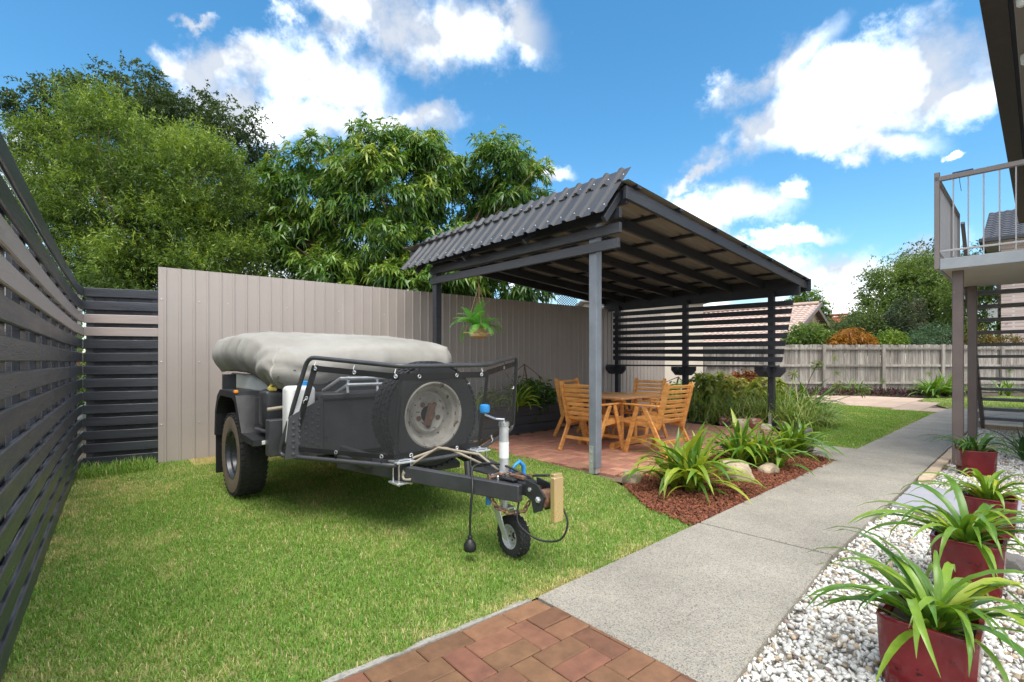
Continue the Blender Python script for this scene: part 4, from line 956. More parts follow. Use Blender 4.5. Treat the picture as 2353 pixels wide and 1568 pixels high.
pgm = MB().lathe(PL+UP*.012, -UP, [(.010, 0), (.016, .01), (.014, .022), (.022, .03), (.037, .052), (.039, .085), (.034, .092)], 16).build('plug', MATTP, tr, smooth=40)
for v_ in pgm.data.vertices: pass
MB().tube(curve([T(2.84, .05, .40), T(2.87, .09, .27), T(2.98, .04, .19), T(3.09, -.03, .20), T(3.12, -.06, .30), T(3.06, -.06, .40)]), .006, 7).build('breakaway_cable', MATTP, tr, smooth=True)
MB().box(T(2.610, .10, .345), (.03, .03, .055), TAX, .006).build('socket', BLUEP, tr)
MB().tube([T(2.390, .10, .55), T(2.430, .12, .46)], .022, 10).build('socket', MATTP, tr)
from mathutils import noise as mnoise
import bmesh
# ---------------------------------------------------------------- stair landing, stairs, balustrade, house eave
BRNP = mat('taupe_brown_paint', (.155, .118, .105), .5, .12, 4, .1, 40, spot=(.30, .25, .22), spot_scale=24, spot_at=.76)
GREYP = mat('grey_blue_deck_paint', (.36, .385, .40), .55, .12, 4, .15, 40, spot=(.25, .17, .11), spot_scale=18, spot_at=.74)
CREAMU = mat('cream_underside', (.58, .53, .46), .6, .08, 3)
RAILP = mat('rail_taupe', (.24, .205, .19), .45, .1, 4)
BALP = mat('baluster_grey', (.46, .44, .44), .4, .08, 6)
STRD = mat('stair_tread_grey', (.17, .165, .165), .6, .2, 4, .15, 50, rand=.1)
ld = thing('stair_landing', 'raised grey landing with taupe posts and balustrade beside the path', 'landing', PT(6.1, 1.0))
MB().box(PT(6.93, 1.85, 2.33), (2.04, 1.86, .10), (U, -V, UP), .01).build('deck', CREAMU, ld)
MB().box(PT(5.88, 1.85, 2.345), (.05, 1.88, .13), (U, -V, UP), .006).build('edge_beam', GREYP, ld)
MB().box(PT(6.93, .90, 2.345), (2.06, .035, .13), (U, -V, UP), .006).build('edge_beam', GREYP, ld)
MB().box(PT(7.96, 1.85, 2.345), (.05, 1.88, .13), (U, -V, UP), .006).build('edge_beam', GREYP, ld)
for t_ in (6.1, 7.87): MB().box(PT(t_, 1.05, 1.12), (.10, .10, 2.34), (U, -V, UP), .005).build('post', BRNP, ld)
MB().box(PT(5.87, .885, 2.86), (.05, .05, 1.14), (U, -V, UP), .004).build('rail_post', RAILP, ld)
MB().box(PT(7.2, .885, 2.84), (.045, .045, .96), (U, -V, UP), .004).build('rail_post', RAILP, ld)
MB().box(PT(7.96, .885, 2.84), (.045, .045, .96), (U, -V, UP), .004).build('rail_post', RAILP, ld)
MB().beam(PT(5.87, .86, 3.35), PT(5.87, 2.8, 3.35), .05, .055, ch=.005).build('top_rail', RAILP, ld)
MB().beam(PT(5.90, .885, 3.345), PT(8.0, .885, 3.345), .045, .055, ch=.005).build('top_rail', RAILP, ld)
MB().beam(PT(5.87, .91, 2.50), PT(5.87, 2.8, 2.50), .02, .022, ch=.002).build('bottom_rail', BALP, ld)
MB().beam(PT(5.90, .885, 2.50), PT(7.95, .885, 2.50), .02, .022, ch=.002).build('bottom_rail', BALP, ld)
for k in range(14): MB().tube([PT(5.87, 1.03+k*.128, 2.42), PT(5.87, 1.03+k*.128, 3.33)], .007, 7).build('baluster', BALP, ld)
for k in range(15):
    if k != 9: MB().tube([PT(6.03+k*.128, .885, 2.42), PT(6.03+k*.128, .885, 3.33)], .007, 7).build('baluster', BALP, ld)
stn = thing('stairs', 'open-tread grey stairs descending from the landing to the concrete', 'stairs', PT(9.4, 1.5))
for k in range(12):
    f = (k+1)/13; MB().box(PT(7.98+f*2.85, 1.62, 2.39-f*2.39), (.26, 1.24, .045), (U, -V, UP), .006).build('tread', STRD, stn)
for n_ in (.985, 2.26): MB().beam(PT(7.9, n_, 2.33), PT(10.82, n_, .02), .045, .20, ch=.005).build('stringer', BRNP, stn)
for k in range(12):
    f = (k+1)/13; MB().box(PT(8.02+f*2.85, .955, 2.35-f*2.39), (.05, .04, .05), (U, -V, UP), .003).build('tread_bracket', GALV, stn)
MB().box(PT(10.72, .93, .42), (.05, .05, .85), (U, -V, UP), .004).build('newel', RAILP, stn)
MB().beam(PT(8.05, .93, 3.25), PT(10.74, .93, .86), .045, .05, ch=.004).build('handrail', RAILP, stn)
MB().box(PT(10.95, 1.7, .015), (.45, 1.5, .07), (U, -V, UP), .008).build('bottom_step', EDGEB, stn)
bd = MB().beam(PT(5.87, 1.02, 3.388), PT(5.87, 1.20, 3.388), .03, .016, ch=.004).build('clip_bar', mat('navy_plastic', (.02, .05, .16), .35, .1, 8), at=PT(5.87, 1.1, 3.388))
tag(bd, 'small navy plastic clip lying on the landing handrail', 'clip')
MB().tube([PT(5.86, 1.09, 3.38), PT(5.855, 1.085, 3.28), PT(5.85, 1.10, 3.16)], .003, 5).build('cord', MATTP, bd)
hs_ = thing('house', 'two-storey house edge with dark eave above the landing', 'house', PT(8, 2.8))
DARKF = mat('dark_fascia', (.055, .045, .042), .7, .3, 6, .3, 40)
SOFF = mat('soffit_cream', (.50, .47, .42), .6, .05, 3)
MB().beam(PT(4.75, 1.40, 4.88), PT(17, 1.40, 4.88), .20, .06, ch=.004).build('eave_board', DARKF, hs_)
MB().beam(PT(4.75, 1.34, 4.99), PT(17, 1.34, 4.99), .03, .20, ch=.004).build('fascia', DARKF, hs_)
MB().beam(PT(4.75, 1.575, 4.87), PT(17, 1.575, 4.87), .07, .10, ch=.004).build('eave_beam', RAILP, hs_)
MB().beam(PT(4.75, 2.3, 4.93), PT(17, 2.3, 4.93), 1.36, .03, ch=.002).build('soffit', SOFF, hs_)
MB().box(PT(11.1, 2.9, 2.45), (12, .2, 4.95), (U, -V, UP), .01).build('wall', mat('rendered_wall', (.50, .45, .39), .8, .08, 2, .1, 40), hs_)
MB().add([PT(4.75, 1.30, 5.06), PT(17, 1.30, 5.06), PT(17, 4.3, 6.2), PT(4.75, 4.3, 6.2), PT(4.75, 1.30, 5.03), PT(17, 1.30, 5.03), PT(17, 4.3, 6.17), PT(4.75, 4.3, 6.17)], [[0, 1, 2, 3], [7, 6, 5, 4], [0, 4, 5, 1], [1, 5, 6, 2], [2, 6, 7, 3], [3, 7, 4, 0]]).build('roof', ROOFM, hs_)
for t_ in (5.2, 6.6):
    MB().lathe(PT(t_, 1.60, 4.82), -UP, [(.04, -.01), (.045, .03), (.04, .10), (.02, .12)], 14).build('eave_lamp', JWHITE, hs_, smooth=40)
# ---------------------------------------------------------------- weathered paling fence at the far end
PALE = mat('weathered_timber', (.30, .265, .225), .9, .35, 2.5, .4, 60, stretch=(7, 7, .7), rand=.30, col2=(.42, .385, .34))
tf = thing('paling_fence', 'weathered grey timber paling fence at the far end of the garden', 'fence', (14, 20.3, 0))
pm_ = [MB().box((0, 0, .95), (.098+.0, .016, 1.9), ch=.003).mesh('paling') for _ in range(1)]
x = 5.2; k = 0
while x < 25.2:
    o = obj('paling', pm_[0], PALE, tf); wv = random.uniform(1.01, 1.06); o.location = (x-14, .009*(k % 2)+random.uniform(-.003, .003), random.uniform(-.02, .012)); o.rotation_euler = (0, random.gauss(0, .006), 0); o.scale = (wv, 1, 1)
    x += .102; k += 1
for i in range(9):
    xx = 5.4+i*2.4
    MB().box((xx, 20.20, .95), (.12, .08, 1.92), ch=.006).build('post', PALE, tf)
    for z in (.35, 1.05, 1.74): MB().box((xx+1.2, 20.235, z), (2.29, .05, .085), ch=.005).build('rail', PALE, tf)
# ---------------------------------------------------------------- neighbouring houses
def brickwork(name, c, mort, s=1.0, rough=.85):
    m, t, b = new_mat(name); co = t.nodes.new('ShaderNodeTexCoord'); mp = t.nodes.new('ShaderNodeMapping'); mp.inputs['Rotation'].default_value = (R(90), 0, 0)
    g = t.nodes.new('ShaderNodeNewGeometry'); sp = t.nodes.new('ShaderNodeSeparateXYZ'); t.links.new(g.outputs['Position'], sp.inputs[0])
    ad = t.nodes.new('ShaderNodeMath'); ad.operation = 'MULTIPLY_ADD'; ad.inputs[1].default_value = .8; t.links.new(sp.outputs[0], ad.inputs[0]); t.links.new(sp.outputs[1], ad.inputs[2])
    cb = t.nodes.new('ShaderNodeCombineXYZ'); t.links.new(ad.outputs[0], cb.inputs[0]); t.links.new(sp.outputs[2], cb.inputs[1])
    br = t.nodes.new('ShaderNodeTexBrick'); t.links.new(cb.outputs[0], br.inputs['Vector']); br.inputs['Scale'].default_value = 1; br.inputs['Brick Width'].default_value = .24*s; br.inputs['Row Height'].default_value = .086*s; br.inputs['Mortar Size'].default_value = .008
    br.inputs['Color1'].default_value = mul(c, .72); br.inputs['Color2'].default_value = mul(c, 1.2); br.inputs['Mortar'].default_value = mul(mort, 1)
    t.links.new(br.outputs['Color'], b.inputs['Base Color']); b.inputs['Roughness'].default_value = rough
    bp_ = t.nodes.new('ShaderNodeBump'); bp_.inputs['Strength'].default_value = .6; bp_.inputs['Distance'].default_value = .01; t.links.new(br.outputs['Fac'], bp_.inputs['Height']); bp_.invert = True; t.links.new(bp_.outputs[0], b.inputs['Normal'])
    return m
TILEB = mat('terracotta_tile', (.50, .37, .31), .8, .2, 6, .2, 40, world=True)
def tiled(p0, along, up, la, lu, nrm, pa=.30, pu=.33):
    """roof plane of overlapping courses with rolled tiles"""
    mb = MB(); na = int(la/pa)*4; nu = int(lu/pu)
    for j in range(nu):
        vs = []
        for i in range(na+1):
            x = la*i/na; h = .022*math.sin(2*math.pi*x/pa)
            vs += [p0+along*x+up*(j*pu)+nrm*(h+.035), p0+along*x+up*((j+1.08)*pu)+nrm*h, p0+along*x+up*(j*pu)+nrm*(h-.01)]
        fs = []
        for i in range(na): fs += [[i*3, i*3+3, i*3+4, i*3+1], [i*3+2, i*3+5, i*3+3, i*3]]
        mb.add(vs, fs)
    return mb
def gable_house(name, label, fc, bc, length, ze, zr, wallm, roofm, d2):
    """fc/bc: the two corners of the gable end; the house runs back along d2"""
    h = thing(name, label, 'house', (fc+bc)/2); g = (bc-fc); w_ = g.length; g.normalize()
    ap = (fc+bc)/2
    o = MB().add([fc, bc, bc+UP*ze, ap+UP*(zr-.12), fc+UP*ze], [[0, 1, 2, 3, 4]]).add([fc, fc+UP*ze, fc+d2*length+UP*ze, fc+d2*length], [[0, 1, 2, 3]]).add([bc, bc+UP*ze, bc+d2*length+UP*ze, bc+d2*length], [[3, 2, 1, 0]]).add([fc+d2*length, fc+d2*length+UP*ze, ap+d2*length+UP*(zr-.12), bc+d2*length+UP*ze, bc+d2*length], [[0, 1, 2, 3, 4]]).build('wall', wallm, h)
    for (c, s) in ((fc, 1), (bc, -1)):
        e = c-g*s*.5+UP*(ze-.5*(zr-ze)/(w_/2)); up = (ap+UP*zr-e); up = up-d2*up.dot(d2); l = up.length; up.normalize(); nn = d2.cross(up); nn = nn if nn.z > 0 else -nn
        tiled(e-d2*.35, d2, up, length+.7, l, nn).build('roof', roofm, h, smooth=40)
        MB().beam(e-d2*.36, e-d2*.36+up*l, .05, .2, up=nn, ch=.004).build('barge', RAILP, h)
        MB().beam(e-d2*.3-nn*.06, e+d2*(length+.3)-nn*.06, .12, .12, ch=.01).build('gutter', CREAMU, h)
    MB().tube([ap+UP*(zr+.04)-d2*.36, ap+UP*(zr+.04)+d2*(length+.3)], .11, 8).build('ridge_cap', roofm, h)
    return h
Fc, Bc = Vector((13.2, 24.2, 0)), Vector((19.6, 30.6, 0))
gh = gable_house('brick_house', 'brown brick house with pale terracotta tile roof behind the privacy screen', Fc, Bc, 11, 2.4, 4.35, brickwork('brown_brick', (.36, .235, .16), (.42, .35, .28)), TILEB, V)
WINF = mat('window_frame_white', (.7, .7, .7), .4, .03, 4)
GLS = mat('window_glass', (.05, .06, .07), .08, .1, 3, spec=.8)
for s_ in (1.4, 4.4, 7.4):
    c = Fc+V*s_+UP*1.55-U*.03; f_ = MB().box(c, (.06, 1.6, 1.2), (U, V, UP), .01).build('window', WINF, gh)
    for q in (-.38, .38): MB().box(c-U*.034+V*q, (.012, .68, 1.04), (U, V, UP), .002).build('pane', GLS, f_)
ch_ = thing('cream_house', 'cream rendered house with lattice screen rising above the steel fence', 'house', (4.2, 17.5, 0))
CRM = mat('cream_render', (.72, .63, .52), .8, .05, 2)
MB().box((4.6, 18.2, 1.62), (4.1, 1.6, 3.24), ch=.01).build('wall', CRM, ch_)
MB().box((4.6, 18.2, 3.28), (4.5, 2.0, .07), ch=.01).build('roof', RAILP, ch_)
MB().box((2.05, 17.6, 1.5), (.9, .1, 3.0), ch=.01).build('timber_screen', mat('tan_timber', (.42, .30, .19), .8, .15, 3), ch_)
w_ = MB().box((3.0, 17.38, 2.75), (.5, .05, .8), ch=.005).build('window', WINF, ch_); MB().box((3.0, 17.35, 2.75), (.4, .02, .7), ch=.002).build('pane', GLS, w_)
lt = MB()
for k in range(-6, 13):
    a = 1.72+k*.085
    for (sx_, dx_) in ((1, .55), (-1, -.55)):
        x0_, x1_ = a, a+.55 if sx_ > 0 else a-.55
        p0, p1 = Vector((x0_, 17.2+.012*sx_, 2.95)), Vector((x1_, 17.2+.012*sx_, 3.50))
        lo_, hi_ = 1.55, 2.25
        ts = sorted([max(0, min(1, (lo_-p0.x)/(p1.x-p0.x))), max(0, min(1, (hi_-p0.x)/(p1.x-p0.x)))])
        if ts[1]-ts[0] > .08: lt.beam(p0+(p1-p0)*ts[0], p0+(p1-p0)*ts[1], .008, .02, ch=.001)
lt.build('lattice', CHAR, ch_)
MB().beam((1.5, 17.2, 3.52), (2.3, 17.2, 3.52), .05, .05).beam((1.5, 17.2, 2.93), (2.3, 17.2, 2.93), .05, .05).beam((2.27, 17.2, 2.9), (2.27, 17.2, 3.55), .05, .05).build('lattice_frame', CHAR, ch_)
REDT = mat('red_tile', (.36, .085, .055), .8, .2, 5, .2, 40, world=True)
gable_house('red_roof_house', 'distant house with a red tiled gable roof beyond the brick house', Vector((29.2, 45, 0)), Vector((33, 48.6, 0)), 9, 3.3, 5.6, CRM, REDT, V)
nb = thing('brick_house', 'pale pink brick two-storey house with dark tile roof beyond the stairs', 'house', (24, 24, 0))
PINKB = brickwork('pink_brick', (.55, .43, .38), (.60, .55, .50))
E1, E2 = -V, U; NK = Vector((21.5, 22.9, 0))
def NH(a, b, z): return NK+E1*a+E2*b+UP*z
NAX = (E1, E2, UP)
MB().box(NH(5.6, 4.6, 3.3), (10, 8, 6.6), NAX, .01).build('wall', PINKB, nb); MB().box(NH(6.5, 8.0, 3.3), (12.4, 8, 6.58), NAX, .01).build('wall', PINKB, nb)
MB().box(NH(5, 5, 6.66), (10, 10, .05), NAX, .01).build('soffit', CREAMU, nb)
MB().box(NH(5, -.04, 6.74), (10.2, .13, .2), NAX, .02).build('gutter', CHAR, nb); MB().box(NH(-.04, 5, 6.74), (.13, 10, .2), NAX, .02).build('gutter', CHAR, nb)
DTILE = mat('dark_tile', (.07, .072, .085), .6, .2, 5, .2, 40, world=True)
upd = (E2*.90+UP*.43).normalized(); tiled(NH(0, 0, 6.78), E1, upd, 10, 5.2, (UP*.90-E2*.43)).build('roof', DTILE, nb, smooth=40)
MB().add([NH(0, 0, 6.76), NH(0, 10, 6.76), NH(5, 5, 9.15)], [[0, 1, 2]]).build('hip', DTILE, nb)
MB().tube([NH(1.9, .54, 6.6), NH(1.9, .54, 0)], .05, 10).build('downpipe', CHAR, nb)
MB().soft(NH(.2, .9, 6.0), (.4, .3, .25), NAX, .04).build('vent_hood', CHAR, nb)
acn = MB().box(NH(.30, 1.6, 3.6), (.36, .9, .72), NAX, .02).build('air_conditioner', JWHITE, nb)
MB().lathe(NH(.11, 1.5, 3.6), -E1, [(.26, 0), (.26, .012), (.23, .012), (.23, 0)], 24, closed=True).build('fan_ring', WHITE, acn)
MB().box(NH(.45, 1.6, 3.2), (.5, .9, .06), NAX, .005).build('bracket', GALV, acn)
# weatherboard neighbour glimpsed through the slat fence
wb = thing('weatherboard_house', 'white weatherboard house glimpsed through the slat fence', 'house', (-9.2, 7.4, 0)); WBM = mat('white_weatherboard', (.68, .67, .64), .6, .06, 3)
wd = Vector((.30, .95, 0)).normalized(); wnn = Vector((wd.y, -wd.x, 0))
for k in range(15): MB().box(Vector((-9.4, 8.0, .1+k*.17))+wnn*.01, (4.5, .02, .18), (wd, (wnn+UP*.12).normalized(), (UP-wnn*.12).normalized()), .003).build('weatherboard', WBM, wb)
MB().box(Vector((-9.4, 8.0, 1.3))-wnn*.25, (4.4, .4, 2.6), (wd, wnn, UP), .01).build('wall', WBM, wb)
# ---------------------------------------------------------------- trees and shrubs
BARK = mat('bark', (.16, .105, .07), .95, .35, 6, .8, 30, stretch=(1, 1, .4))
BARKG = mat('grey_bark', (.24, .19, .15), .95, .3, 6, .8, 30, stretch=(1, 1, .4))
LEAF = leaf_mat('tree_leaves', rough=.42, trans=.32, spec=.35)
LEAFG = leaf_mat('glossy_leaves', rough=.33, trans=.25, spec=.5)
def leaf_cards(B, D, L, W, droop, cols, r, fold=.25):
    n = len(B); D = D/np.maximum(np.linalg.norm(D, axis=1), 1e-6)[:, None]
    rv = r.normal(size=(n, 3)); S = np.cross(D, rv); S /= np.maximum(np.linalg.norm(S, axis=1), 1e-6)[:, None]
    # bias so that blades lie rather flat
    S[:, 2] *= .45; S /= np.maximum(np.linalg.norm(S, axis=1), 1e-6)[:, None]
    Nn = np.cross(S, D); M_ = B+D*(L*.45)[:, None]; tip = B+D*L[:, None]; tip[:, 2] -= droop*L; M_[:, 2] -= droop*L*.22
    Vv = np.stack([B, M_+S*(W/2)[:, None]+Nn*(fold*W*.5)[:, None], M_-S*(W/2)[:, None]+Nn*(fold*W*.5)[:, None], tip], 1).reshape(-1, 3)
    T0 = np.array([[0, 1, 2], [1, 3, 2]]); T_ = (T0[None]+(np.arange(n)*4)[:, None, None]).reshape(-1, 3)
    return Vv, T_, np.repeat(cols, 4, 0)
def sample_lobes(lobes, n, r, shell=.55, rough=.22):
    c = np.array([l[0] for l in lobes]); rad = np.array([l[1] for l in lobes]); wgt = (rad.prod(1))**(2/3); wgt /= wgt.sum()
    i = r.choice(len(lobes), n, p=wgt); d = r.normal(size=(n, 3)); d /= np.linalg.norm(d, axis=1)[:, None]
    q = (shell+(1-shell)*r.uniform(0, 1, n)**.6)
    bump = 1+rough*(np.sin(d[:, 0]*7+i*1.7)+np.sin(d[:, 1]*8+i)+np.sin(d[:, 2]*9+i*2.3))/2.2+r.normal(0, .05, n); bump = np.minimum(bump, 1.16)
    pts = c[i]+d*rad[i]*(q*bump)[:, None]
    # drop what lies deep inside another lobe
    keep = np.ones(n, bool)
    for k in range(len(lobes)):
        e = (((pts-c[k])/rad[k])**2).sum(1); keep &= ~((e < (shell*.75)**2) & (i != k) & (r.uniform(0, 1, n) < .7))
    return pts[keep], d[keep], i[keep]
def trunk_mesh(base, lobes, r0, r, nl=10, sub=2, forks=1):
    mb = MB(); cs = [Vector(l[0]) for l in lobes]; cen = sum(cs, Vector())/len(cs); zlo = min(c.z-l[1][2] for c, l in zip(cs, lobes))
    fork = Vector((base.x+(cen.x-base.x)*.4, base.y+(cen.y-base.y)*.4, max(base.z+.8, zlo+.25*(cen.z-zlo))))
    mb.tube(curve([base, base+(fork-base)*.5+Vector((r.normal()*.06, r.normal()*.06, 0)), fork], 8), [r0*(1.15-.35*i/10) for i in range(len(curve([base, base, fork], 8)))], 9)
    for k in range(min(nl, len(lobes))):
        c = cs[k]; e = c+Vector((r.normal()*.15, r.normal()*.15, lobes[k][1][2]*.35)); dd = e-fork; m_ = fork+dd*.35+Vector((r.normal()*.16, r.normal()*.16, -.14*dd.length)); m2_ = fork+dd*.68+Vector((r.normal()*.16, r.normal()*.16, -.10*dd.length)); pth = curve([fork, m_, m2_, e], 12); k_ = len(pth)
        mb.tube(pth, [r0*.50*(1-.85*i/k_) for i in range(k_)], 7)
        for _ in range(sub):
            i0 = int(r.integers(3, k_-2)); p = pth[i0]; rad = lobes[k][1]; e2 = c+Vector((r.normal()*rad[0]*.6, r.normal()*rad[1]*.6, abs(r.normal())*rad[2]*.5)); pt2 = curve([p, p+(e2-p)*.5+Vector((0, 0, -.1)), e2], 6); k2 = len(pt2)
            mb.tube(pt2, [r0*.22*(1-.8*i/k2) for i in range(k2)], 5)
    return mb
def tree(name, label, base, lobes, ntw, per, L, W, pal, seed, style='spray', bark=BARK, r0=.12, group=None, shell=.55, cat='tree', leafm=None, rough=.22, nl=10, sub=2, up_tone=.25, clump=None):
    r = np.random.default_rng(seed); t = thing(name, label, cat, base, group=group)
    tm = trunk_mesh(Vector(base), lobes, r0, r, nl, sub).build('trunk', bark, t, smooth=True)
    lift_ = 0
    if clump:        # tufts of twigs with gaps between them, leaf tone lighter towards the top of each
        nc, cr0 = clump; cpt, cdir, li = sample_lobes(lobes, nc, r, shell, rough); k = max(1, ntw//len(cpt)); n = len(cpt)*k
        rad_ = np.repeat(cr0*r.uniform(.6, 1.35, len(cpt)), k)[:, None]; off = r.normal(size=(n, 3))*np.array([.55, .55, .40]); off += np.repeat(cdir, k, 0)*.25
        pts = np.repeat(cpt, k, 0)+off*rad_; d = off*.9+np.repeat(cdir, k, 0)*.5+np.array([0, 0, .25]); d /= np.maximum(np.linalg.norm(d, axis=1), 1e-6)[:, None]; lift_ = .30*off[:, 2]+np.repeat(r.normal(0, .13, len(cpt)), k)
    else: pts, d, li = sample_lobes(lobes, ntw, r, shell, rough); n = len(pts)
    pal = np.array(pal)
    if style == 'rosette':      # whorls of long drooping leaves at twig tips
        ax = d*.75+np.array([0, 0, .10])+r.normal(0, .25, (n, 3)); ax /= np.linalg.norm(ax, axis=1)[:, None]
        B = np.repeat(pts, per, 0); A = np.repeat(ax, per, 0); m_ = n*per; ph = (np.tile(np.arange(per), n)*2.4+np.repeat(r.uniform(0, 6, n), per)); e1 = np.cross(A, r.normal(size=(m_, 3))*0+np.array([.3, .2, 1])); e1 /= np.linalg.norm(e1, axis=1)[:, None]; e2 = np.cross(A, e1)
        sp = np.tile(np.linspace(.5, 1.35, per), n); D = A*np.cos(sp)[:, None]+(e1*np.cos(ph)[:, None]+e2*np.sin(ph)[:, None])*np.sin(sp)[:, None]; droop = r.uniform(.35, .9, m_)
        B = B+A*(r.uniform(-.07, .03, m_))[:, None]
    else:                       # sprays: leaves set along a thin twig
        tw = d*.8+np.array([0, 0, .35 if style == 'spray' else -.75])+r.normal(0, .45, (n, 3)); tw /= np.linalg.norm(tw, axis=1)[:, None]; tl = L*(3.2 if style != 'broad' else 2.6)*r.uniform(.6, 1.3, n)
        m_ = n*per; s = np.tile(np.linspace(0, 1, per), n)+r.normal(0, .05, m_); B = np.repeat(pts, per, 0)+np.repeat(tw*tl[:, None], per, 0)*s[:, None]
        D = np.repeat(tw, per, 0)*.6+r.normal(0, .62, (m_, 3)); droop = r.uniform(0, .35, m_)
        if style == 'broad': D = D*.6+r.normal(0, .6, (m_, 3))
    Ls = L*r.uniform(.65, 1.25, m_); Ws = W*r.uniform(.75, 1.25, m_)
    q_ = np.zeros(n)
    for k in range(5):
        a_ = r.normal(size=3); a_ /= np.linalg.norm(a_); q_ += np.sin((pts@a_)*r.uniform(2.2, 5.5)/max(.5, L*6)+r.uniform(0, 6))
    tone = np.clip(.42+(.06 if clump else .16)*q_+lift_+.22*np.clip(d[:, 2], -1, 1)*up_tone*2+r.normal(0, .16, n), 0, 1)  # leaf tone also lighter on twigs that point up
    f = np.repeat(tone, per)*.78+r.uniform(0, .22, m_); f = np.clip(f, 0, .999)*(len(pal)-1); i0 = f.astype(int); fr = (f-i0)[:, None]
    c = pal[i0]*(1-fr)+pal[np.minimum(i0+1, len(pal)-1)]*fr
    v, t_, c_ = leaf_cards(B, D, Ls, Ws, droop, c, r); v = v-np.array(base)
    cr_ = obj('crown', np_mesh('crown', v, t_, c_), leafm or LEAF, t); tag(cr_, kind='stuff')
    return t
def lob(px, py, Y, rx, rz, ry=None): c = P(px, py, Y); return (tuple(c), (rx, ry or rx, rz))
GREEN_L = [(.035, .065, .016), (.08, .145, .024), (.18, .27, .042), (.36, .45, .07)]
GREEN_D = [(.025, .045, .018), (.042, .072, .025), (.065, .105, .032), (.12, .16, .04)]
GREEN_M = [(.035, .085, .018), (.065, .15, .026), (.12, .23, .036), (.22, .33, .05), (.42, .44, .08)]
B0 = P(275, 700, 11.2); B0.z = 0
tree('bottlebrush_tree', 'lime green fine-leaved tree with open trunk behind the slat fence corner', B0,
     [lob(220, 335, 11, 1.05, .95), lob(330, 375, 11.2, 1.1, .85), lob(430, 420, 11, 1.15, .85), lob(155, 425, 11.3, 1.0, 1.0), lob(490, 450, 11.3, .75, .75), lob(260, 500, 11.0, 1.3, .85), lob(400, 545, 10.8, 1.3, .8), lob(120, 560, 11.2, .95, .95), lob(200, 640, 10.8, 1.4, .7), lob(420, 650, 10.8, 1.6, .6), lob(530, 600, 11.2, .8, .6), lob(300, 610, 11.4, 1.0, .7)],
     17000, 13, .095, .021, GREEN_L, 41, 'spray', r0=.11, shell=.55, rough=.3, clump=(430, .31))
B1 = P(430, 700, 15.5); B1.z = 0
tree('shade_tree', 'tall dark green tree rising behind the lime green one', B1,
     [lob(170, 265, 15, 1.2, .8), lob(290, 235, 15.3, 1.4, .75), lob(420, 285, 15.2, 1.4, .9), lob(525, 350, 15, 1.3, 1.0), lob(600, 410, 15.2, .65, .8), lob(560, 500, 15.3, 1.0, 1.1), lob(120, 370, 15.6, .9, 1.0), lob(105, 480, 15.4, .7, .9), lob(480, 590, 15.6, 1.3, 1.2), lob(590, 600, 15.6, .8, .9), lob(350, 400, 16, 1.5, 1.2)],
     9000, 13, .10, .045, GREEN_D, 42, 'broad', bark=BARK, r0=.16, shell=.45, rough=.40, clump=(300, .42))
B2 = P(985, 700, 13.2); B2.z = 0
tree('mango_tree', 'broad mango tree with long drooping glossy leaves behind the steel fence', B2,
     [lob(700, 450, 12.6, .85, .95), lob(755, 375, 12.8, .8, .55), lob(860, 355, 12.8, .95, .6), lob(960, 350, 13, .75, .55), lob(870, 450, 12.3, 1.3, .9), lob(1000, 410, 13, .55, .8), lob(655, 510, 12.6, .5, .6), lob(700, 550, 12.4, .9, .75), lob(1145, 385, 13.3, .85, .7), lob(1185, 440, 13.2, .8, .7), lob(1095, 450, 13.6, .6, .8), lob(880, 565, 12.2, 1.2, .65), lob(760, 625, 12.0, 1.1, .5), lob(1000, 570, 12.6, .8, .6), lob(1060, 600, 12.2, 1.0, .7), lob(1170, 650, 12.8, 1.1, .5), lob(950, 650, 11.8, 1.3, .45), lob(1220, 500, 13.4, .5, .6)],
     8200, 11, .20, .052, GREEN_M, 43, 'rosette', bark=BARK, r0=.12, shell=.58, clump=(640, .30), leafm=LEAFG, rough=.2, nl=18, sub=2)
# beyond the paling fence
def shrub(label, px, py, Y, rx, rz, pal, seed, n=900, per=9, L=.12, W=.05, style='broad', name='shrub', extra=(), **k):
    lb = [lob(px, py, Y, rx, rz)]+[lob(*e) for e in extra]; b = P(px, py, Y); b.z = 0
    return tree(name, label, b, lb, n, per, L, W, pal, seed, style, r0=k.pop('r0', .06), cat=k.pop('cat', 'shrub'), nl=6, sub=1, **k)
OLIVE = [(.07, .12, .025), (.12, .19, .038), (.19, .26, .055)]
shrub('large round-crowned green tree beyond the far paling fence', 2060, 690, 31, 2.0, 2.3, OLIVE, 51, 9000, 10, .13, .06, name='round_tree', rough=.12, clump=(220, .55), extra=[(1998, 725, 31, 1.3, 1.5), (2120, 690, 31.5, 2.0, 2.4), (2085, 660, 32, 1.7, 1.7), (2160, 730, 31, 1.6, 1.6), (2030, 745, 30, 1.6, 1.1)], r0=.2, cat='tree', group='trees beyond the paling fence')
shrub('feathery drooping grey-green tree rising behind the round-crowned tree', 2140, 625, 35, 1.5, 1.6, [(.06, .085, .035), (.10, .13, .05), (.15, .18, .07)], 52, 1500, 9, .30, .03, style='weep', name='feathery_tree', extra=[(2180, 650, 35, 1.2, 1.8), (2105, 650, 35, 1.0, 1.3)], r0=.14, cat='tree', group='trees beyond the paling fence')
shrub('sparse dark tree top beside the landing corner', 2120, 575, 40, 1.1, .9, GREEN_D, 53, 260, 10, .2, .09, name='sparse_tree', extra=[(2150, 600, 40, 1.0, .9), (2090, 600, 40, .9, .6), (2240, 590, 40, 1.3, 1.1)], r0=.12, cat='tree', group='trees beyond the paling fence')
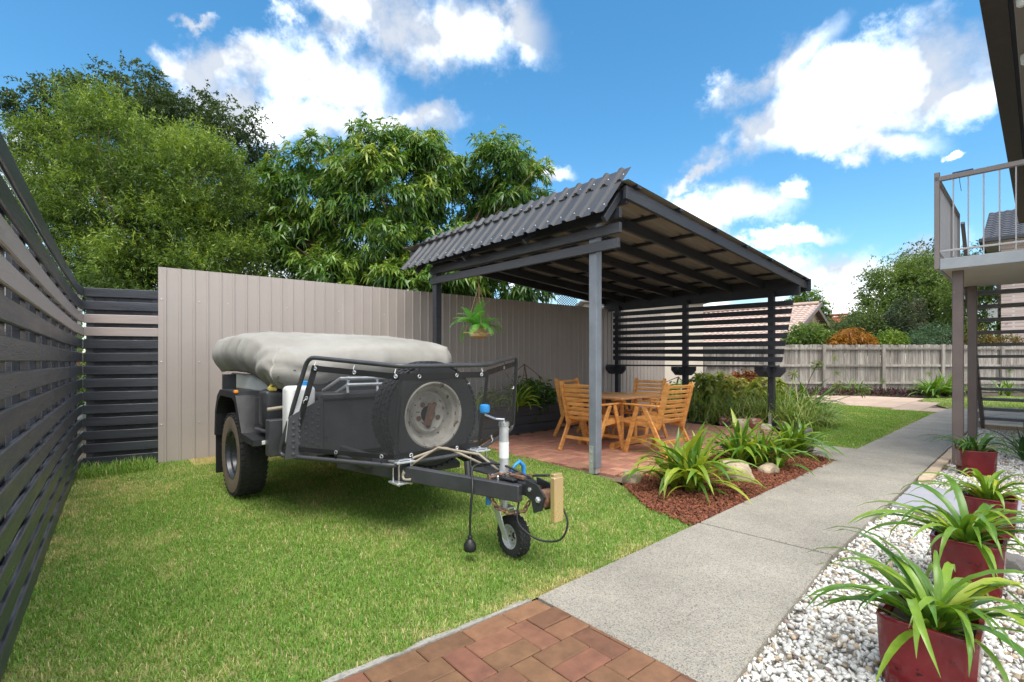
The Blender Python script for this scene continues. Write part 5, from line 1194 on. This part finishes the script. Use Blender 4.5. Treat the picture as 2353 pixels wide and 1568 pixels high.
shrub('low pale green spreading tree left of the round-crowned tree', 1965, 752, 30, 1.7, .75, [(.06, .10, .03), (.09, .135, .04), (.12, .165, .05)], 54, 1700, 9, .13, .05, name='spreading_tree', extra=[(1920, 765, 29, 1.0, .6), (2020, 760, 29, 1.0, .6)], r0=.1, cat='tree', group='trees beyond the paling fence')
shrub('dark flowering shrub in front of the round-crowned tree', 2085, 730, 25.5, .85, 1.0, [(.025, .045, .022), (.04, .06, .03), (.20, .18, .12)], 55, 1000, 9, .10, .05, name='flowering_shrub', extra=[(2095, 770, 25, .8, .7)])
shrub('bright green leafy hedge shrub beside the brown brick house', 1855, 770, 22.2, .7, .48, [(.07, .13, .022), (.12, .20, .035), (.2, .28, .06)], 56, 900, 9, .11, .06, extra=[(1885, 778, 22.4, .5, .35), (1822, 785, 22.2, .45, .35)])
shrub('orange and bronze croton shrub behind the paling fence', 1955, 780, 21.6, .62, .48, [(.10, .06, .012), (.30, .12, .016), (.42, .20, .02), (.09, .10, .02)], 57, 420, 11, .20, .05, style='rosette', name='croton_shrub', extra=[(1920, 790, 21.6, .4, .35), (1990, 788, 21.6, .42, .38)], shell=.4)
shrub('lime green rounded shrub behind the paling fence', 2045, 785, 22, .55, .42, [(.10, .18, .02), (.18, .27, .03), (.26, .34, .05)], 58, 600, 9, .10, .045, extra=[(2020, 792, 22, .35, .3)])
shrub('blue-green soft shrub behind the paling fence by the stair post', 2145, 775, 23, .85, .55, [(.04, .09, .04), (.07, .13, .06), (.10, .17, .08)], 59, 900, 9, .11, .03, extra=[(2110, 790, 22.5, .5, .4)])
shrub('dense mixed green tree behind the open stairs', 2225, 700, 24.5, 1.0, 1.5, OLIVE+[(.14, .19, .03)], 60, 1900, 9, .15, .06, name='stair_side_tree', extra=[(2260, 760, 24, .9, .7), (2215, 640, 25.5, .9, 1.0), (2280, 640, 27, .9, 1.2)], r0=.1, cat='tree')
shrub('rust-tipped shrub behind the paling fence under the pink brick house', 2245, 775, 21.8, .5, .35, [(.10, .10, .02), (.22, .14, .03), (.08, .12, .03)], 61, 420, 9, .09, .04, extra=[(2300, 785, 21.8, .6, .3)])
shrub('leafy green tree behind the brown brick house gable', 1850, 705, 36, 1.1, 1.2, GREEN_L, 62, 900, 10, .2, .10, name='gable_tree', extra=[(1875, 725, 36, .7, .8)], cat='tree', r0=.12)
shrub('bushy green shrub with pink flowers beyond the slat fence', 20, 850, 6.9, .7, .55, [(.06, .12, .03), (.10, .17, .04), (.45, .12, .16), (.14, .22, .05)], 63, 700, 9, .07, .04)
shrub('low green shrub beyond the near end of the slat fence', -40, 960, 5.2, .55, .4, [(.06, .12, .03), (.10, .17, .04), (.16, .24, .05)], 64, 500, 9, .07, .04)
shrub('light green shrub beyond the corner of the slat fence', 120, 850, 9.2, .8, .7, [(.06, .12, .03), (.12, .20, .04), (.2, .28, .06)], 65, 700, 9, .08, .045)
# ---------------------------------------------------------------- strap-leaved plants
AGA = leaf_mat('strap_leaf', base=((.075, .18, .020), (.21, .34, .035)), rough=.30, trans=.28, spec=.5)
AGY = leaf_mat('strap_leaf_yellowing', base=((.19, .30, .028), (.40, .44, .05)), rough=.34, trans=.3, spec=.45)
CLV = leaf_mat('dark_strap_leaf', base=((.030, .09, .02), (.075, .17, .03)), rough=.28, trans=.22, spec=.5)
def strap_mesh(e0, k, W, L=1.0, n=8, tw=0.):
    """arching leaf rising at angle e0 and bending over by k radians along its length; base at origin, leaning along +x"""
    vs = []; p = Vector((0, 0, 0)); ds = L/n
    for i in range(n+1):
        t_ = i/n; a = e0-k*t_**1.35; w_ = W*(.55+.45*min(1, t_*4))*(1 if t_ < .55 else max(.03, 1-((t_-.55)/.45)**1.7))
        d = Vector((math.cos(a), 0, math.sin(a))); nn = Vector((-math.sin(a), 0, math.cos(a))); sd_ = Vector((0, 1, 0))*math.cos(tw*t_)+nn*math.sin(tw*t_); dn = d.cross(sd_)
        vs += [p+sd_*w_*.5-dn*0+nn*w_*.16, p, p-sd_*w_*.5+nn*w_*.16]; p = p+d*ds
    fs = []
    for i in range(n): fs += [[i*3, i*3+1, i*3+4, i*3+3], [i*3+1, i*3+2, i*3+5, i*3+4]]
    me = MB().add(vs, fs).mesh('leaf'); shade(me, True); return me
STRAPS = [strap_mesh(R(e), k, w_, tw=tw) for (e, k, w_, tw) in ((84, .5, .062, .2), (80, .9, .066, -.3), (74, 1.3, .062, .3), (68, 1.7, .06, -.2), (62, 1.9, .06, .4), (55, 2.0, .058, -.3), (48, 1.7, .06, .2), (40, 1.6, .06, -.4), (76, 2.2, .056, .2), (66, 2.5, .056, -.2), (32, 1.2, .058, .3), (58, 2.7, .055, 0.))]
STRAPS_D = [m_.copy() for m_ in STRAPS]; STRAPS_Y = [m_.copy() for m_ in STRAPS]
for a_, m_ in ((STRAPS, AGA), (STRAPS_D, CLV), (STRAPS_Y, AGY)):
    for q in a_: q.materials.clear(); q.materials.append(m_)
def strap_plant(label, base, n, L, seed, mesh_set, group=None, arch=0, spread=.05, wide=1.0, name='strap_leaf_plant', lift=.0, heads=3, yel=.0):
    r = random.Random(seed); t = thing(name, label, 'plant', base, group=group)
    for h in range(heads):
        hc = Vector((r.uniform(-1, 1), r.uniform(-1, 1), 0))*spread; ph0 = r.uniform(0, 6.28)
        for k in range(n//heads):
            ms = STRAPS_Y if r.random() < yel else mesh_set
            f = k/(n/heads); i = min(len(ms)-1, max(0, int(f*len(ms)+r.uniform(-1.5, 1.5)+arch*(1-f))))
            o = obj('leaf', ms[i], None, t); s = L*r.uniform(.72, 1.12)*(1 if f > .15 else .8)
            o.location = hc+Vector((r.uniform(-.02, .02), r.uniform(-.02, .02), lift)); o.rotation_euler = (r.gauss(0, .12), r.gauss(0, .10), ph0+k*2.4+r.gauss(0, .25)); o.scale = (s, s*wide*r.uniform(.85, 1.15), s)
    return t
MB_G = [(G(1575, 1128), 96, .74, 'strap-leaved plant with yellow-green arching leaves beside the pale boulder', .5, 5), (G(1706, 1068), 76, .70, 'dark green strap-leaved clump in the middle of the mulch bed', .15, 5), (G(1762, 1072), 60, .64, 'strap-leaved clump next to the small stone in the mulch bed', .25, 4), (G(1830, 1046), 66, .66, 'strap-leaved clump at the concrete end of the mulch bed', .15, 4)]
for k, (p, n_, L_, lb, yl, hd) in enumerate(MB_G): strap_plant(lb, p, n_, L_, 70+k, STRAPS, 'strap-leaved clumps in the mulch bed', spread=.13, yel=yl, heads=hd, wide=1.25)
# ---------------------------------------------------------------- glazed red pots
POTM = mat('red_glaze', (.15, .010, .014), .18, .35, 3, .05, 20, coat=.2, spec=.4, spot=(.05, .006, .008), spot_scale=30, spot_at=.66)
def pot_mesh(w=.135, h=.255):
    rings = [(.86, 0), (.90, .02), (.96, h*.5), (1.0, h*.93), (1.02, h*.97), (1.0, h), (.90, h), (.87, h*.96), (.84, h*.80)]; vs = []; n = 24
    for (s, z) in rings:
        for i in range(n):
            t_ = 2*math.pi*(i+.5)/n; c, s_ = math.cos(t_), math.sin(t_); q = 1/((abs(c)**7+abs(s_)**7)**(1/7)); vs.append(Vector((c*q*w*s, s_*q*w*s, z)))
    fs = [[j*n+i, j*n+(i+1) % n, (j+1)*n+(i+1) % n, (j+1)*n+i] for j in range(len(rings)-1) for i in range(n)]+[list(range(n))[::-1]]
    return MB().add(vs, fs)
def pot(label, corner, rot, w, h, seed=0):
    t = thing('plant_pot', label, 'pot', (0, 0, 0), group='red glazed pots in the pebble bed'); c = corner; ORG[t.name] = Vector()
    t.location = (c.x, c.y, -.025); t.rotation_euler = (0, 0, rot)
    MB_ = pot_mesh(w, h); me = MB_.mesh('shell'); shade(me, 40); obj('shell', me, POTM, t)
    so_ = MB().box((0, 0, h*.80), (w*1.66, w*1.66, .02), ch=.004).mesh('soil'); obj('soil', so_, SOIL, t); return t
au2 = math.atan2(U.y, U.x)
def potpos(corner, w): return corner+U*w+(-V)*w     # from the near-left ground corner to the pot's middle
POTS = [(Vector((1.372, 1.90, 0)), .148, .27, 'large red glazed square pot at the near end of the pebbles', 'strap-leaved plant with long arching leaves in the nearest-to-bricks red pot'),
        (Vector((2.262, 2.72, 0)), .150, .28, 'red glazed square pot in front of the grey stone pavers', 'strap-leaved plant with one broad leaf hanging over its red pot'),
        (Vector((3.19, 3.58, 0)), .150, .27, 'red glazed square pot standing on the grey stone pavers', 'pale green strap-leaved plant in the red pot on the stone pavers'),
        (Vector((4.80, 5.42, 0)), .150, .28, 'red glazed square pot beside the taupe stair post', 'dark green strap-leaved plant in the red pot beside the stair post')]
sets = [STRAPS, STRAPS, STRAPS, STRAPS_D]; Ls = [.54, .57, .50, .50]; Ns = [60, 54, 44, 40]
for k, (c, w_, h_, lb, lb2) in enumerate(POTS):
    m_ = potpos(c, w_); pot(lb, m_, au2+(.0 if k < 3 else .35), w_, h_)
    if k == 2: COL.objects[-1]
    strap_plant(lb2, m_+UP*(h_*.80-.03), Ns[k], Ls[k], 90+k, sets[k], 'potted strap-leaved plants', arch=4.0, spread=.045, wide=1.05, heads=2, yel=.06 if k != 2 else .35)
strap_plant('dark strap-leaved plant growing in the pebbles at the stair foot', Vector((6.35, 6.25, -.02)), 34, .60, 99, STRAPS_D, spread=.08, heads=3)
strap_plant('strap-leaved plant drooping over the front of the charcoal planter', PU(1.45, 2.80, .36), 44, .66, 101, STRAPS, spread=.10, heads=3, yel=.6)
strap_plant('strap-leaved plant at the back of the charcoal planter', PU(2.30, 3.10, .36), 26, .75, 102, STRAPS_Y, spread=.08, heads=2)
strap_plant('strap-leaved plant in the planter behind the trailer drawbar', PU(.55, 2.85, .36), 30, .6, 103, STRAPS_Y, spread=.10, heads=2)
shrub_b = PU(1.95, 3.0, .36)
tree('leafy_shrub', 'small dark leafy shrub growing in the charcoal planter', shrub_b, [(tuple(shrub_b+UP*.28+U*.05), (.32, .32, .26)), (tuple(shrub_b+UP*.22+U*.35), (.28, .28, .22)), (tuple(shrub_b+UP*.2-U*.9), (.2, .2, .16))], 360, 9, .075, .04, [(.05, .12, .025), (.09, .18, .03), (.15, .26, .05)], 66, 'broad', r0=.015, cat='shrub', nl=3, sub=1)
# ---------------------------------------------------------------- rocks
def rock(label, c, size, seed, m, group=None):
    b = bmesh.new(); bmesh.ops.create_icosphere(b, subdivisions=3, radius=1); r = random.Random(seed); o_ = Vector((r.uniform(0, 50), r.uniform(0, 50), 0))
    for v_ in b.verts:
        p = v_.co.copy(); k = 1+.30*mnoise.noise(p*1.1+o_)+.14*mnoise.noise(p*2.6+o_); f = p*k
        v_.co = Vector((max(-.86, min(.86, f.x)), max(-.9, min(.9, f.y)), max(-.8, min(.85, f.z))))*1.0
        v_.co = Vector((v_.co.x*size[0], v_.co.y*size[1], v_.co.z*size[2]))
    me = bpy.data.meshes.new('rock'); b.to_mesh(me); b.free(); shade(me, 35); o = obj('rock', me, m); o.location = c; o.rotation_euler = (0, 0, r.uniform(0, 6)); return tag(o, label, 'rock', group)
SAND = mat('sandstone', (.46, .36, .25), .85, .25, 7, .5, 40, spot=(.30, .22, .15), spot_scale=30, spot_at=.62)
REDR = mat('red_brown_stone', (.24, .10, .07), .8, .4, 6, .5, 30, spot=(.45, .36, .26), spot_scale=9, spot_at=.6)
PALR = mat('cream_quartz_stone', (.55, .47, .36), .8, .25, 6, .5, 30, spot=(.33, .16, .06), spot_scale=12, spot_at=.58)
GRYR = mat('dark_grey_stone', (.15, .14, .13), .85, .3, 8, .5, 40)
rock('pale sandstone boulder in the mulch bed', G(1692, 1098)+UP*.03, (.24, .17, .17), 1, SAND)
rock('small sandstone rock between the strap-leaved clumps', G(1765, 1086)+UP*.02, (.12, .10, .09), 2, SAND)
rock('rounded sandstone at the lawn end of the mulch bed', G(1452, 1108)+UP*.03, (.10, .09, .10), 3, SAND)
rock('dark grey stone in the pebbles behind the second red pot', G(2320, 1300)+UP*.0, (.08, .07, .085), 4, GRYR)
for k, (px, py, sz, m_, lb) in enumerate(((1637, 968, .15, PALR, 'cream quartz rock edging the garden beyond the table'), (1668, 976, .14, REDR, 'red-brown rock next to the cream quartz rock'), (1700, 985, .15, PALR, 'pale rock in the garden edge facing the patio'), (1735, 985, .17, REDR, 'dark red rock beside the screen post'), (1760, 995, .12, PALR, 'small pale rock at the foot of the screen post'), (1798, 985, .13, SAND, 'tan rock behind the screen post foot'), (1850, 1003, .12, GRYR, 'grey rock at the corner of the lawn beyond the pergola'))):
    rock(lb, G(px, py)+UP*.06, (sz, sz*.85, sz*.9), 20+k, m_, 'rocks edging the garden')
# ---------------------------------------------------------------- garden behind the pergola: grassy tufts and coloured shrubs
TUFT = leaf_mat('tuft_leaves', rough=.45, trans=.3)
def tuft(label, base, n, L, W, seed, pal, group, name='grassy_tuft', spread=.12):
    r = np.random.default_rng(seed); t = thing(name, label, 'plant', base, group=group); k = 6
    ang = r.uniform(0, 2*np.pi, n); e0 = r.uniform(.75, 1.5, n); be = r.uniform(.8, 2.6, n); ln = L*r.uniform(.55, 1.2, n); p = np.stack([r.normal(0, spread, n), r.normal(0, spread, n), np.zeros(n)], 1)
    hor = np.stack([np.cos(ang), np.sin(ang), 0*ang], 1); sd_ = np.stack([-np.sin(ang), np.cos(ang), 0*ang], 1); Vv = []
    for i in range(k+1):
        t_ = i/k; w_ = W*(1 if t_ < .5 else max(.08, 1-((t_-.5)/.5)**1.5)); Vv += [p-sd_*w_/2, p+sd_*w_/2]
        a = e0-be*t_**1.3; p = p+hor*(np.cos(a)*ln/k)[:, None]; p[:, 2] += np.sin(a)*ln/k
    Vv = np.stack(Vv, 1).reshape(-1, 3); Vv[:, 2] = np.maximum(Vv[:, 2], -.02); T0 = np.array([[2*i, 2*i+1, 2*i+3, 2*i+2] for i in range(k)]); T_ = (T0[None]+(np.arange(n)*(2*k+2))[:, None, None]).reshape(-1, 4)
    pal = np.array(pal); f = r.uniform(0, len(pal)-1.001, n); i0 = f.astype(int); fr = (f-i0)[:, None]; c = pal[i0]*(1-fr)+pal[i0+1]*fr
    tag(obj('foliage', np_mesh('foliage', Vv, T_, np.repeat(c, 2*k+2, 0)), TUFT, t), kind='stuff'); return t
TP = [(.11, .22, .04), (.24, .38, .08), (.42, .50, .15), (.62, .58, .28)]
TL = ['arching grassy clump beside the middle screen post', 'arching grassy clump behind the cream quartz rock', 'arching grassy clump behind the red-brown rock', 'arching grassy clump behind the row of pale rocks', 'arching grassy clump at the foot of the end screen post', 'arching grassy clump just outside the end screen post', 'tall grassy clump in the second row behind the middle screen post', 'tall grassy clump in the second row under the yellow shrub', 'tall grassy clump in the second row under the red shrub', 'grassy clump at the lawn corner of the garden bed', 'short grassy clump between the middle post and the steel fence']
for k, (u_, v_, n_, L_) in enumerate(((5.40, 1.62, 190, .80), (5.42, 1.15, 210, .86), (5.38, .75, 200, .84), (5.42, .38, 210, .88), (5.45, -.12, 200, .84), (5.30, -.42, 190, .70), (5.95, 1.4, 180, 1.05), (5.95, .9, 180, 1.05), (6.0, .2, 190, 1.1), (6.1, -.45, 170, .9), (5.4, 2.1, 150, .6))):
    tuft(TL[k], PU(u_, v_), n_, L_, .016, 110+k, TP, 'grassy clumps behind the privacy screen')
for k, (px, py, Y, rx, rz, pal, lb) in enumerate((
        (1640, 895, 10.6, .50, .36, [(.20, .28, .04), (.40, .45, .08), (.55, .52, .12), (.5, .22, .05)], 'yellow and red leafed shrub under the middle of the screen'), (1712, 880, 10.9, .42, .24, [(.16, .10, .02), (.45, .10, .04), (.30, .04, .03), (.5, .32, .05)], 'red and bronze leafed shrub behind the grassy clumps'), (1690, 905, 10.4, .46, .32, [(.34, .40, .06), (.52, .50, .10), (.60, .45, .10)], 'golden leafed shrub between the red and yellow shrubs'),
        (1755, 905, 10.2, .46, .34, [(.22, .30, .05), (.42, .44, .09), (.30, .38, .07)], 'olive and gold leafed shrub low in the bed'))):
    b = P(px, py, Y); b.z = 0; tree('coloured_shrub', lb, b, [lob(px, py, Y, rx, rz)], 190, 8, .15, .07, pal, 130+k, 'rosette', r0=.02, cat='shrub', nl=1, sub=3, shell=.3)
b = P(1565, 925, 13.5); b.z = 0; tree('leafy_shrub', 'bright green leafy shrub against the lit steel fence', b, [lob(1562, 905, 13.3, .42, .35), lob(1540, 940, 13.3, .35, .3)], 150, 8, .17, .08, [(.06, .15, .02), (.10, .22, .03), (.16, .28, .05)], 140, 'rosette', r0=.025, cat='shrub', nl=2, sub=1, shell=.3)
# agapanthus with seed heads by the far lawn
SEED = leaf_mat('seed_head', base=((.20, .27, .06), (.32, .36, .10)), rough=.6, trans=.3)
STEM = mat('green_stem', (.14, .22, .06), .5, .15, 8)
def agapanthus(label, base, n, L, seed, stems):
    t = strap_plant(label, base, n, L, seed, STRAPS, 'flowering strap-leaved plants near the far fence', spread=.16, heads=3, name='agapanthus'); r = random.Random(seed)
    for (dx, dy, h) in stems:
        e = Vector((dx, dy, h)); ORG[t.name] = Vector(); o = MB().tube(curve([Vector((dx*.1, dy*.1, 0)), Vector((dx*.4, dy*.4, h*.6)), e], 8), .006, 6).build('flower_stem', STEM, t, smooth=True)
        hb_ = MB()
        for i in range(46):
            d = Vector((r.gauss(0, 1), r.gauss(0, 1), r.gauss(0, 1))).normalized(); hb_.beam(e, e+d*.085, .004, .004, up=Vector((.3, .5, .8)), ch=.0005); hb_.box(e+d*.095, (.03, .012, .012), (d, d.cross(Vector((.3, .5, .8))).normalized(), d.cross(d.cross(Vector((.3, .5, .8)))).normalized()), .002)
        hb_.build('seed_head', SEED, t)
    return t
agapanthus('flowering strap-leaved clump behind the corner of the pergola screen', PU(6.35, -.1), 110, 1.0, 150, [(.15, -.3, 1.15), (.5, -.4, .75), (1.1, -.2, .62), (.05, .3, .95)])
agapanthus('flowering strap-leaved clump halfway along the far paling fence', Vector((12.25, 17.9, 0)), 44, .8, 151, [(-.7, 0, 1.35), (-.5, .2, .8), (1.0, 0, .5)])
agapanthus('large strap-leaved clump at the far fence beside the lawn strip', Vector((14.25, 17.1, 0)), 80, 1.05, 152, [(1.6, .2, .95), (.4, .5, .8)])
agapanthus('large strap-leaved clump near the stair post by the far fence', Vector((15.0, 17.3, 0)), 70, 1.0, 153, [])
agapanthus('low strap-leaved clump seen through the stairs', Vector((17.6, 17.8, 0)), 44, .85, 154, [(.2, .1, .9)])
gcp = [(10.6, 17.6), (16.2, 17.2), (16.2, 18.4), (10.4, 18.9)]
r = np.random.default_rng(9); n = 5200; X = r.uniform(10.3, 16.2, n); Y = r.uniform(17.1, 18.9, n); k = inside(gcp, X, Y); X, Y = X[k], Y[k]; n = len(X)
D = np.stack([r.normal(0, .6, n), r.normal(0, .6, n), np.abs(r.normal(.8, .3, n))], 1); pal = np.array([(.06, .035, .035), (.10, .03, .06), (.05, .07, .03), (.14, .06, .08)]); v, t, c = leaf_cards(np.stack([X, Y, r.uniform(-.02, .14, n)], 1), D, r.uniform(.12, .26, n), r.uniform(.03, .05, n), r.uniform(0, .3, n), pal[r.integers(0, 4, n)], r)
tag(obj('ground_cover', np_mesh('ground_cover', v, t, c), LEAF), 'purple leafed ground cover along the foot of the far fence', 'ground cover', kind='stuff')
# ---------------------------------------------------------------- hanging fern
FERN = leaf_mat('fern_frond', base=((.13, .40, .07), (.26, .58, .12)), rough=.5, trans=.35)
HBT = PU(-.072, 1.90, 2.37); HB = Vector((HBT.x, HBT.y, 1.575))
hk = thing('hanging_basket', 'round timber hanging planter on ropes under the pergola beam', 'basket', HB)
PLY = mat('pale_timber', (.62, .40, .20), .5, .15, 4, .1, 40)
MB().lathe(HB, UP, [(.07, -.055), (.12, -.03), (.128, .0), (.128, .012), (.115, .012), (.11, -.0)], 28).build('bowl', PLY, hk, smooth=40)
MB().box(HB+UP*.018, (.42, .05, .014), (Vector((.96, .28, 0)), Vector((-.28, .96, 0)), UP), .003).build('rail', PLY, hk); MB().box(HB+UP*.004, (.05, .36, .014), (Vector((.96, .28, 0)), Vector((-.28, .96, 0)), UP), .003).build('rail', PLY, hk)
MB().lathe(HB+UP*.02, UP, [(.085, 0), (.095, .06), (.09, .065), (.08, .06)], 24).build('pot', PLY, hk, smooth=40)
ROPE = mat('jute_rope', (.42, .28, .13), .9, .25, 60, .5, 200)
for (a, b) in ((.19, 0), (-.19, 0), (0, .16), (0, -.16)):
    e = HB+Vector((.96, .28, 0))*a+Vector((-.28, .96, 0))*b+UP*.02; MB().tube([e, e+(HBT+UP*-.12-e)*.5, HBT+UP*-.12, HBT+UP*.0], .0045, 6).build('rope', ROPE, hk)
fr_ = []
for q, (e0, bd_) in enumerate(((1.35, 1.0), (1.1, 1.5), (.8, 1.7), (.5, 1.8), (.95, 2.4))):
    mb = MB(); p = Vector(); n_ = 16
    for i in range(n_):
        t_ = i/n_; a = e0-bd_*t_**1.2; d = Vector((math.cos(a), 0, math.sin(a))); nn = Vector((-math.sin(a), 0, math.cos(a))); p2 = p+d*(1/n_)
        w_ = .17*math.sin(math.pi*min(1, t_*.95+.08))**.7*(1-.35*t_)
        for s in (-1, 1):
            tip = p+Vector((0, s, 0))*w_+d*.05-nn*.02; mb.add([p, p+d*.042, tip+d*.02, tip-d*.004], [[0, 1, 2, 3]])
        p = p2
    me = mb.mesh('frond'); me.materials.append(FERN); fr_.append(me)
fe = thing('fern', 'bright green fern in the hanging timber planter', 'plant', HB+UP*.06); rq = random.Random(5)
for k in range(34):
    o = obj('frond', fr_[min(4, int(k/34*5+rq.uniform(-.6, .9))) if k < 33 else 2], None, fe); s = rq.uniform(.36, .50); o.scale = (s, s*1.1, s); o.rotation_euler = (rq.gauss(0, .1), rq.gauss(0, .1), k*2.4+rq.gauss(0, .2)); o.location = (rq.uniform(-.03, .03), rq.uniform(-.03, .03), 0)
